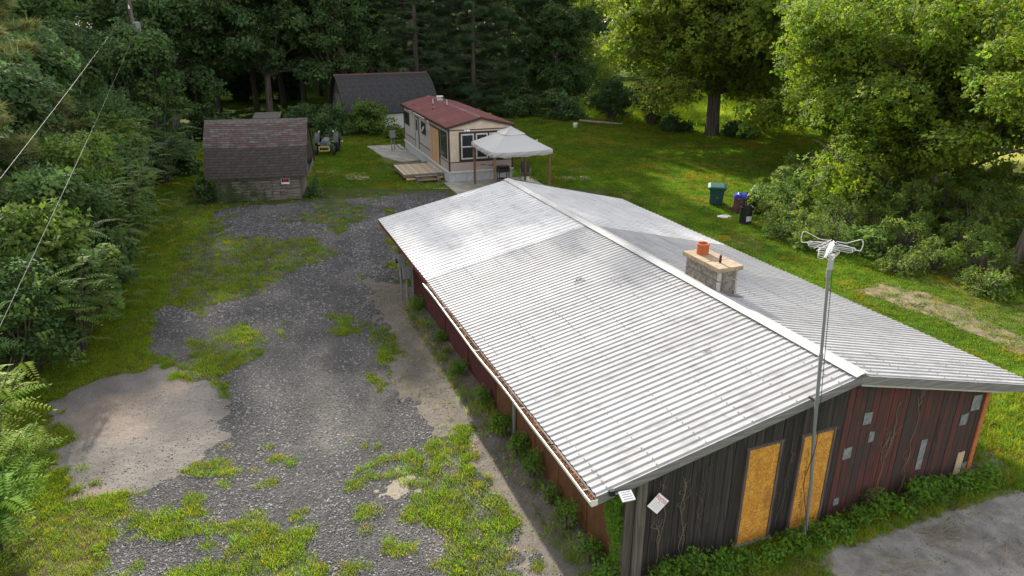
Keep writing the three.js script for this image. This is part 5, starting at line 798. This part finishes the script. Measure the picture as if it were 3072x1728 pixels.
// ---------------------------------------------------------------- brambles on the right
[[12.6, -31.2, 1.5, 1.6], [13.6, -34, 1.7, 1.8], [14.4, -29.6, 1.7, 1.9], [13.4, -27.4, 1.3, 1.5], [16.6, -33.4, 2.2, 2.1], [15.6, -37.4, 1.9, 2], [16.2, -27.2, 1.5, 1.8], [17.6, -30.2, 2.1, 2.1], [17.6, -24.4, 1.4, 1.7], [19.6, -28.2, 2.3, 2.2], [18.8, -21.2, 1.5, 1.6], [20.8, -24.2, 2.2, 2], [17.2, -19.0, 1.4, 1.3], [19.6, -18.2, 1.8, 1.7], [18.6, -39.8, 2.4, 2.2], [22.6, -38.6, 2.6, 2.4], [22.6, -31.6, 2.8, 2.4], [11.8, -29.2, .8, 1.1], [14.8, -24.9, .8, 1.2], [17.2, -16.6, 1.1, 1.2], [13.0, -29.2, 1.1, 1.4], [15.0, -31.6, 1.9, 1.6], [12.4, -33.4, 1.2, 1.1], [15.2, -35.4, 1.9, 1.6], [16.0, -29.6, 1.4, 1.4], [14.6, -27, 1.0, 1.3], [16.0, -25.0, 1.1, 1.4], [16.6, -22.6, 1.0, 1.2], [18.4, -26.4, 1.7, 1.6], [19.6, -22.8, 1.7, 1.6], [18.2, -19.6, 1.4, 1.3], [12.2, -27.8, .6, .9], [20.6, -32, 2.4, 2], [21.4, -27.6, 2.4, 2], [20.6, -20.6, 2, 1.7], [18.8, -35.8, 1.6, 1.8], [13.4, -36.4, 1.2, 1.3]].forEach(([x, z, h, r], i) => shrub({ name: 'bramble', x, z, h, r, low: .06, lobes: 60, per: 26, lk: .34, loose: 1, geo: i % 3 === 1 ? 'broad' : 'small', s0: .4, s1: 1.05, leaf: i % 4 === 1 ? LM.thicketB : LM.bramble, label: 'tangled bramble bush beside the lawn right of the barn', group: 'brambles along the right side' }));
// weeds round the barn foot
const wl = 'leafy green weeds growing along the shaded barn wall', wf = 'bright green weeds growing along the barn gable';
[[-4.62, -.3], [-4.6, -.9], [-4.62, -1.8], [-4.6, -2.6], [-4.62, -3.5], [-4.6, -4.3], [-4.62, -5.2], [-4.6, -6.6], [-4.6, -8.4], [-4.58, -10.6], [-4.6, -13.2]].forEach(([x, z], i) => { const p = bW(x, z); shrub({ name: 'wall_weed', cat: 'weed', x: p[0], z: p[1], h: R(.45, .8) * (i > 6 ? .55 : 1), r: R(.2, .32), lobes: 12, per: 80, geo: 'weed', s0: .45, s1: .9, leaf: LM.weed, label: wl, group: 'weeds along the shaded barn wall' }); });
for (let i = 0; i < 16; i++) { const x = -3.7 + i * .52, p = bW(x, (i > 2 && i < 8 ? .2 : .06) + R(-.05, .14)); shrub({ name: 'gable_weed', cat: 'weed', x: p[0], z: p[1], h: (i > 2 && i < 8 ? R(.18, .26) : R(.26, .42)) + (i < 3 ? .18 : 0) + (i === 9 || i === 11 ? .25 : 0), r: R(.22, .34), lobes: 10, per: 85, geo: 'weed', s0: .6, s1: 1.1, leaf: LM.weed, label: wf, group: 'weeds along the barn gable' }); }
{ // ivy on the near corner
  const t = thing('ivy', 'green ivy climbing the barn corner post under the rake', 'ivy', [BARN.x, 0, BARN.z], BARN.turn), pts = []; for (let i = 0; i < 420; i++) { const y = R(.2, 2.0); pts.push([V(-4.42 + R(-.06, .05) + .08 * Math.sin(y * 3), y, -.42 + R(-.1, .12)), V(-.7, .4, .5).addScaledVector(rdir(), .4).normalize(), R(.35, .6), tint(.25)]); } spread('foliage', GEO.weed[0], LM.weed, pts, t); part('stem', tube([V(-4.42, 0, -.4), V(-4.43, .7, -.42), V(-4.41, 1.4, -.38), V(-4.43, 2.0, -.42)], .012, 5), M.greyTwig, t);
  const s = thing('ivy', 'brown-green vine creeping over the garden shed boards', 'ivy', [-11.2, 0, -36.13], 10.44 * D2R), q = []; for (let i = 0; i < 260; i++) { const x = R(-4.3, -1.8), k = (-x - 1.8) / 2.5; if (rnd() > k * .9 + .15) continue; q.push([V(x, Math.pow(rnd(), 1.2) * 1.5, .07), V(R(-.4, .4), .4, 1).normalize(), R(.5, .9), tint(.3, .3)]); } spread('foliage', GEO.weed[1], LM.oak, q, s); const st = []; for (let i = 0; i < 9; i++) { const x = -.6 - i * .4; st.push(tube([V(x, 0, .06), V(x + R(-.15, .15), .5, .06), V(x + R(-.25, .25), R(.7, 1.3), .06)], .008, 4)); } part('stem', merge(st), M.greyTwig, s);
}
// cut branches on the dirt at the lower right
[[7.6, -10.2], [8.3, -10.5], [6.6, -9.6], [9.0, -10.0]].forEach(([x, z], i) => { const w_ = []; for (let k = 0; k < 22; k++) { const a = R(-.6, .6) + (i % 2 ? 2.2 : .4), s = V(R(-.3, .3), R(.01, .05), R(-.25, .25)), l = R(.25, .8); w_.push(limb([s, V(s.x + Math.cos(a) * l * .5, s.y + .06, s.z + Math.sin(a) * l * .5), V(s.x + Math.cos(a) * l, .015, s.z + Math.sin(a) * l)], [.006, .0045, .002], 4)); } solo('cut_branch', merge(w_), M.deadTwig, ['dark cut brush on the dirt at the lower right, largest bunch', 'dark cut brush on the dirt beyond the largest bunch', 'sparse dark twigs on the dirt below the antenna mast', 'sparse dark twigs on the dirt at the far lower right'][i], 'cut branch', [x, .012, z]); });
solo('stick', limb([V(-.5, .03, 0), V(0, .05, .04), V(.55, .03, .1)], [.012, .014, .008], 5), M.deadTwig, 'single pale stick on the dirt in front of the gable weeds', 'stick', [4.9, .01, -9.75], -.25);
solo('stick', limb([V(-.3, .02, 0), V(0, .06, .02), V(.3, .02, .08)], [.02, .02, .012], 5), M.greyTwig, 'short stick on the bare soil right of the barn', 'stick', [13.6, .01, -21.4], .6);
// ---------------------------------------------------------------- grass, gravel
{
  const barnLocal = (x, z) => { const dx = x - BARN.x, dz = z - BARN.z, c = Math.cos(BARN.turn), s = Math.sin(BARN.turn); return [dx * c - dz * s, dx * s + dz * c]; };
  const inBarn = (x, z, m = 0) => { const [a, b] = barnLocal(x, z); return a > -4.4 - m && a < 3.9 + m && b < -.2 + m && b > -14.7 - m; };
  const mhLocal = (x, z) => { const dx = x - MHP.x, dz = z - MHP.z, c = Math.cos(MHP.turn), s = Math.sin(MHP.turn); return [dx * c - dz * s, dx * s + dz * c]; };
  const blocked = (x, z) => { if (inBarn(x, z)) return true; const [a, b] = mhLocal(x, z); return (a > -.4 && a < 4.9 && b < 4.4 && b > -12.7) || (a > -2.6 && a < 0 && b < -7 && b > -14.2) || (x > -15.6 && x < -11 && z < -36 && z > -39.8); };
  const UP = () => V(R(-.2, .2), 1, R(-.2, .2)).normalize();
  // tufts on and beside the drive
  const near = [[], [], []], lawnA = [[], []]; const grassTint = () => { const k = R(.5, 1.45), y = rnd() < .2 ? R(.4, 1.1) : R(-.2, .35); return new THREE.Color().setRGB(k * (1 + y), k, k * .9); };
  const patchTint = (x, z) => { const c = grassTint(), n = fbm(x * .35, z * .35, 3), d = sstep(.52, .7, fbm(x * .8 + 30, z * .8, 3)); c.r *= lerp(.7, 1.45, n) * (1 + .7 * d); c.g *= lerp(.75, 1.25, n); c.b *= 1 + d; return c; };
  for (let i = 0; i < 190000; i++) { const x = R(-16.5, 5.5), z = -38 + 31 * Math.sqrt(rnd()); if (blocked(x, z)) continue; const k = cover(x, z); if (k === 1) { if (z < -24 && rnd() < .45) continue; const dense = sstep(.36, .6, fbm(x * 1.6, z * 1.6, 3)) * .6 + sstep(.4, .62, fbm(x * 4.1 + 7, z * 4.1, 2)) * .4, drv = inPoly(x, z, A.drive); if (rnd() < (drv ? .03 + dense * .5 : .5 + dense * .4)) near[i % 3].push([V(x, .004, z), UP(), R(.6, 1.25) * (z < -24 ? 1.25 : 1), grassTint()]); } else if (k === 5) { if (rnd() < .4) near[i % 3].push([V(x, .004, z), UP(), R(.5, .9), grassTint()]); } else if (k === 0 && z > -13.5) { if (fbm(x * 2.2 + 5, z * 2.2, 3) > .66 && rnd() < .7) near[i % 3].push([V(x, .004, z), UP(), R(.5, .95), grassTint()]); } else if (k === 3 && rnd() < .012) near[i % 3].push([V(x, .004, z), UP(), R(.4, .8), grassTint()]); }
  near.forEach((l, i) => tag(spread('grass_tufts' + (i ? '_00' + i : ''), GEO.grass[i], LM.grass, l, scene), ['bright grass tufts growing through the gravel drive', 'bright grass tufts in patches over the drive', 'bright grass tufts edging the gravel'][i], 'grass'));
  for (let i = 0; i < 170000; i++) { const z = -68 + 60 * Math.pow(rnd(), .8), x = R(-26, 26); if (x > -17 && x < 6 && z > -38.6) { if (x < 5.2) continue; } if (blocked(x, z) || inPoly(x, z, rightDirt) && rnd() < .6 || inPoly(x, z, frontDirt) && rnd() < .96) continue; const near_ = z > -26; if (!near_ && rnd() < .35) continue; lawnA[i % 2].push([V(x, .003, z), UP(), R(.7, 1.3) * (z < -45 ? 1.8 : near_ ? 1 : 1.3), patchTint(x, z)]); }
  lawnA.forEach((l, i) => tag(spread('lawn_grass' + (i ? '_001' : ''), GEO.lawn[i], LM.lawn, l, scene), ['mown green grass of the lawn', 'mown green grass of the lawn, second growth'][i], 'grass'));
  // taller grass: gable foot, right of the barn, meadow edge
  const tall = []; for (let i = 0; i < 900; i++) { const p = bW(R(-3.9, 4.6), R(.05, .5)); tall.push([V(p[0], 0, p[1]), UP(), R(.3, .6), grassTint()]); } for (let i = 0; i < 2600; i++) { const x = R(9.8, 16), z = R(-16.5, -11.8); if (inBarn(x, z, .2)) continue; tall.push([V(x, 0, z), UP(), R(.4, .8), grassTint()]); } for (let i = 0; i < 9000; i++) { const x = R(6, 60), z = R(-95, -60); if (!inPoly(x, z, meadow)) continue; tall.push([V(x, 0, z), UP(), R(1, 2.2), grassTint()]); } for (let i = 0; i < 160; i++) { const p = bW(R(-5.1, -4.5), R(-14, -.2)); tall.push([V(p[0], 0, p[1]), UP(), R(.4, .8), grassTint()]); }
  tag(spread('tall_grass', GEO.tall[0], LM.grass, tall, scene), 'uncut taller grass at the barn foot and in the meadow', 'grass');
  const dry = []; for (let i = 0; i < 1700; i++) { const x = R(-5, 3), z = R(-23, -8), k = cover(x, z); if (k === 3 || k === 4) dry.push([V(x, .002, z), V(R(-1, 1), .35, R(-1, 1)).normalize(), R(.5, 1), tint(.3)]); } for (let i = 0; i < 1500; i++) { const x = R(11, 16.5), z = R(-24, -12); if (inPoly(x, z, rightDirt)) dry.push([V(x, .002, z), V(R(-1, 1), .5, R(-1, 1)).normalize(), R(.5, 1), tint(.3)]); }
  tag(spread('dry_straw', GEO.lawn[0], LM.straw, dry, scene), 'dead straw scattered on the bare dirt', 'straw');
  // gravel stones
  const stone = s => { const r = mulberry(s), g = new THREE.IcosahedronGeometry(1, 0), p = g.attributes.position, h = {}; for (let i = 0; i < p.count; i++) { const k = [p.getX(i), p.getY(i), p.getZ(i)].map(v => v.toFixed(3)).join(); const f = h[k] ??= .65 + .6 * r(); p.setXYZ(i, p.getX(i) * f, p.getY(i) * f * .6, p.getZ(i) * f); } g.computeVertexNormals(); return g; };
  const gm = mat([.16, .154, .152], .9); const st = [[], []];
  for (let i = 0; i < 330000; i++) { const v = Math.pow(rnd(), .62), z = -37.5 + 30.5 * v, x = R(-14.6, 2); if (blocked(x, z)) continue; const k = cover(x, z); if (k !== 0 && !(k === 1 && rnd() < .10) && !(k === 2 && rnd() < .07 && fbm(x, z, 2) > .5) && !(k === 3 && rnd() < .03)) continue; const cl = z > -22 ? lerp(-3, -5, (-8 - z) / 14) : lerp(-5, -7.6, (-22 - z) / 11), rut = Math.min(Math.abs(x - cl - .8), Math.abs(x - cl + .8)); if (k === 0 && rut < .3 + .2 * vnoise(x * 2, z * 2) && rnd() < .62) continue; const band = lerp(.62, 1.35, fbm(x * .45 + 11, z * .45, 3)), b = k === 2 ? R(.7, 1) : rnd(), q = b > .97 ? R(1.2, 1.6) : lerp(.45, 1.2, b * b); st[i % 2].push([V(x, .008, z), V(R(-.6, .6), 1, R(-.6, .6)).normalize(), (b > .93 ? R(.02, .034) : R(.008, .021)) * (z < -20 ? 1.45 : 1), new THREE.Color().setRGB(q * band, q * band * .985, q * band * .98)]); }
  for (let i = 0; i < 900; i++) { const x = R(9.5, 10.5), z = R(-12.9, -12.0); st[0].push([V(x, .03, z), rdir(), R(.03, .055), new THREE.Color().setScalar(R(.8, 2))]); }
  for (let i = 0; i < 9000; i++) { const x = R(3, 13), z = R(-11.8, -7); if (!inPoly(x, z, frontDirt)) continue; const q = lerp(.5, 2.2, Math.pow(rnd(), 2)); st[i % 2].push([V(x, .012, z), rdir(), R(.004, .013), new THREE.Color().setRGB(q, q * .97, q * .92)]); }
  for (let i = 0; i < 14000; i++) { const x = R(-12, 3), z = R(-23, -8), k = cover(x, z); if (k !== 2 && k !== 3 && k !== 4) continue; const q = lerp(.35, 2, Math.pow(rnd(), 1.6)); st[i % 2].push([V(x, .008, z), rdir(), R(.004, .014), new THREE.Color().setRGB(q, q * .97, q * .93)]); }
  st.forEach((l, i) => tag(spread('gravel' + (i ? '_001' : ''), stone(5 + i), gm, l, scene), ['loose grey crushed stone of the drive', 'loose grey crushed stone of the drive, second grade'][i], 'gravel'));
}
scene.traverse(o => { if (o.isMesh) o.castShadow = o.receiveShadow = true; });
renderer.render(scene, camera);
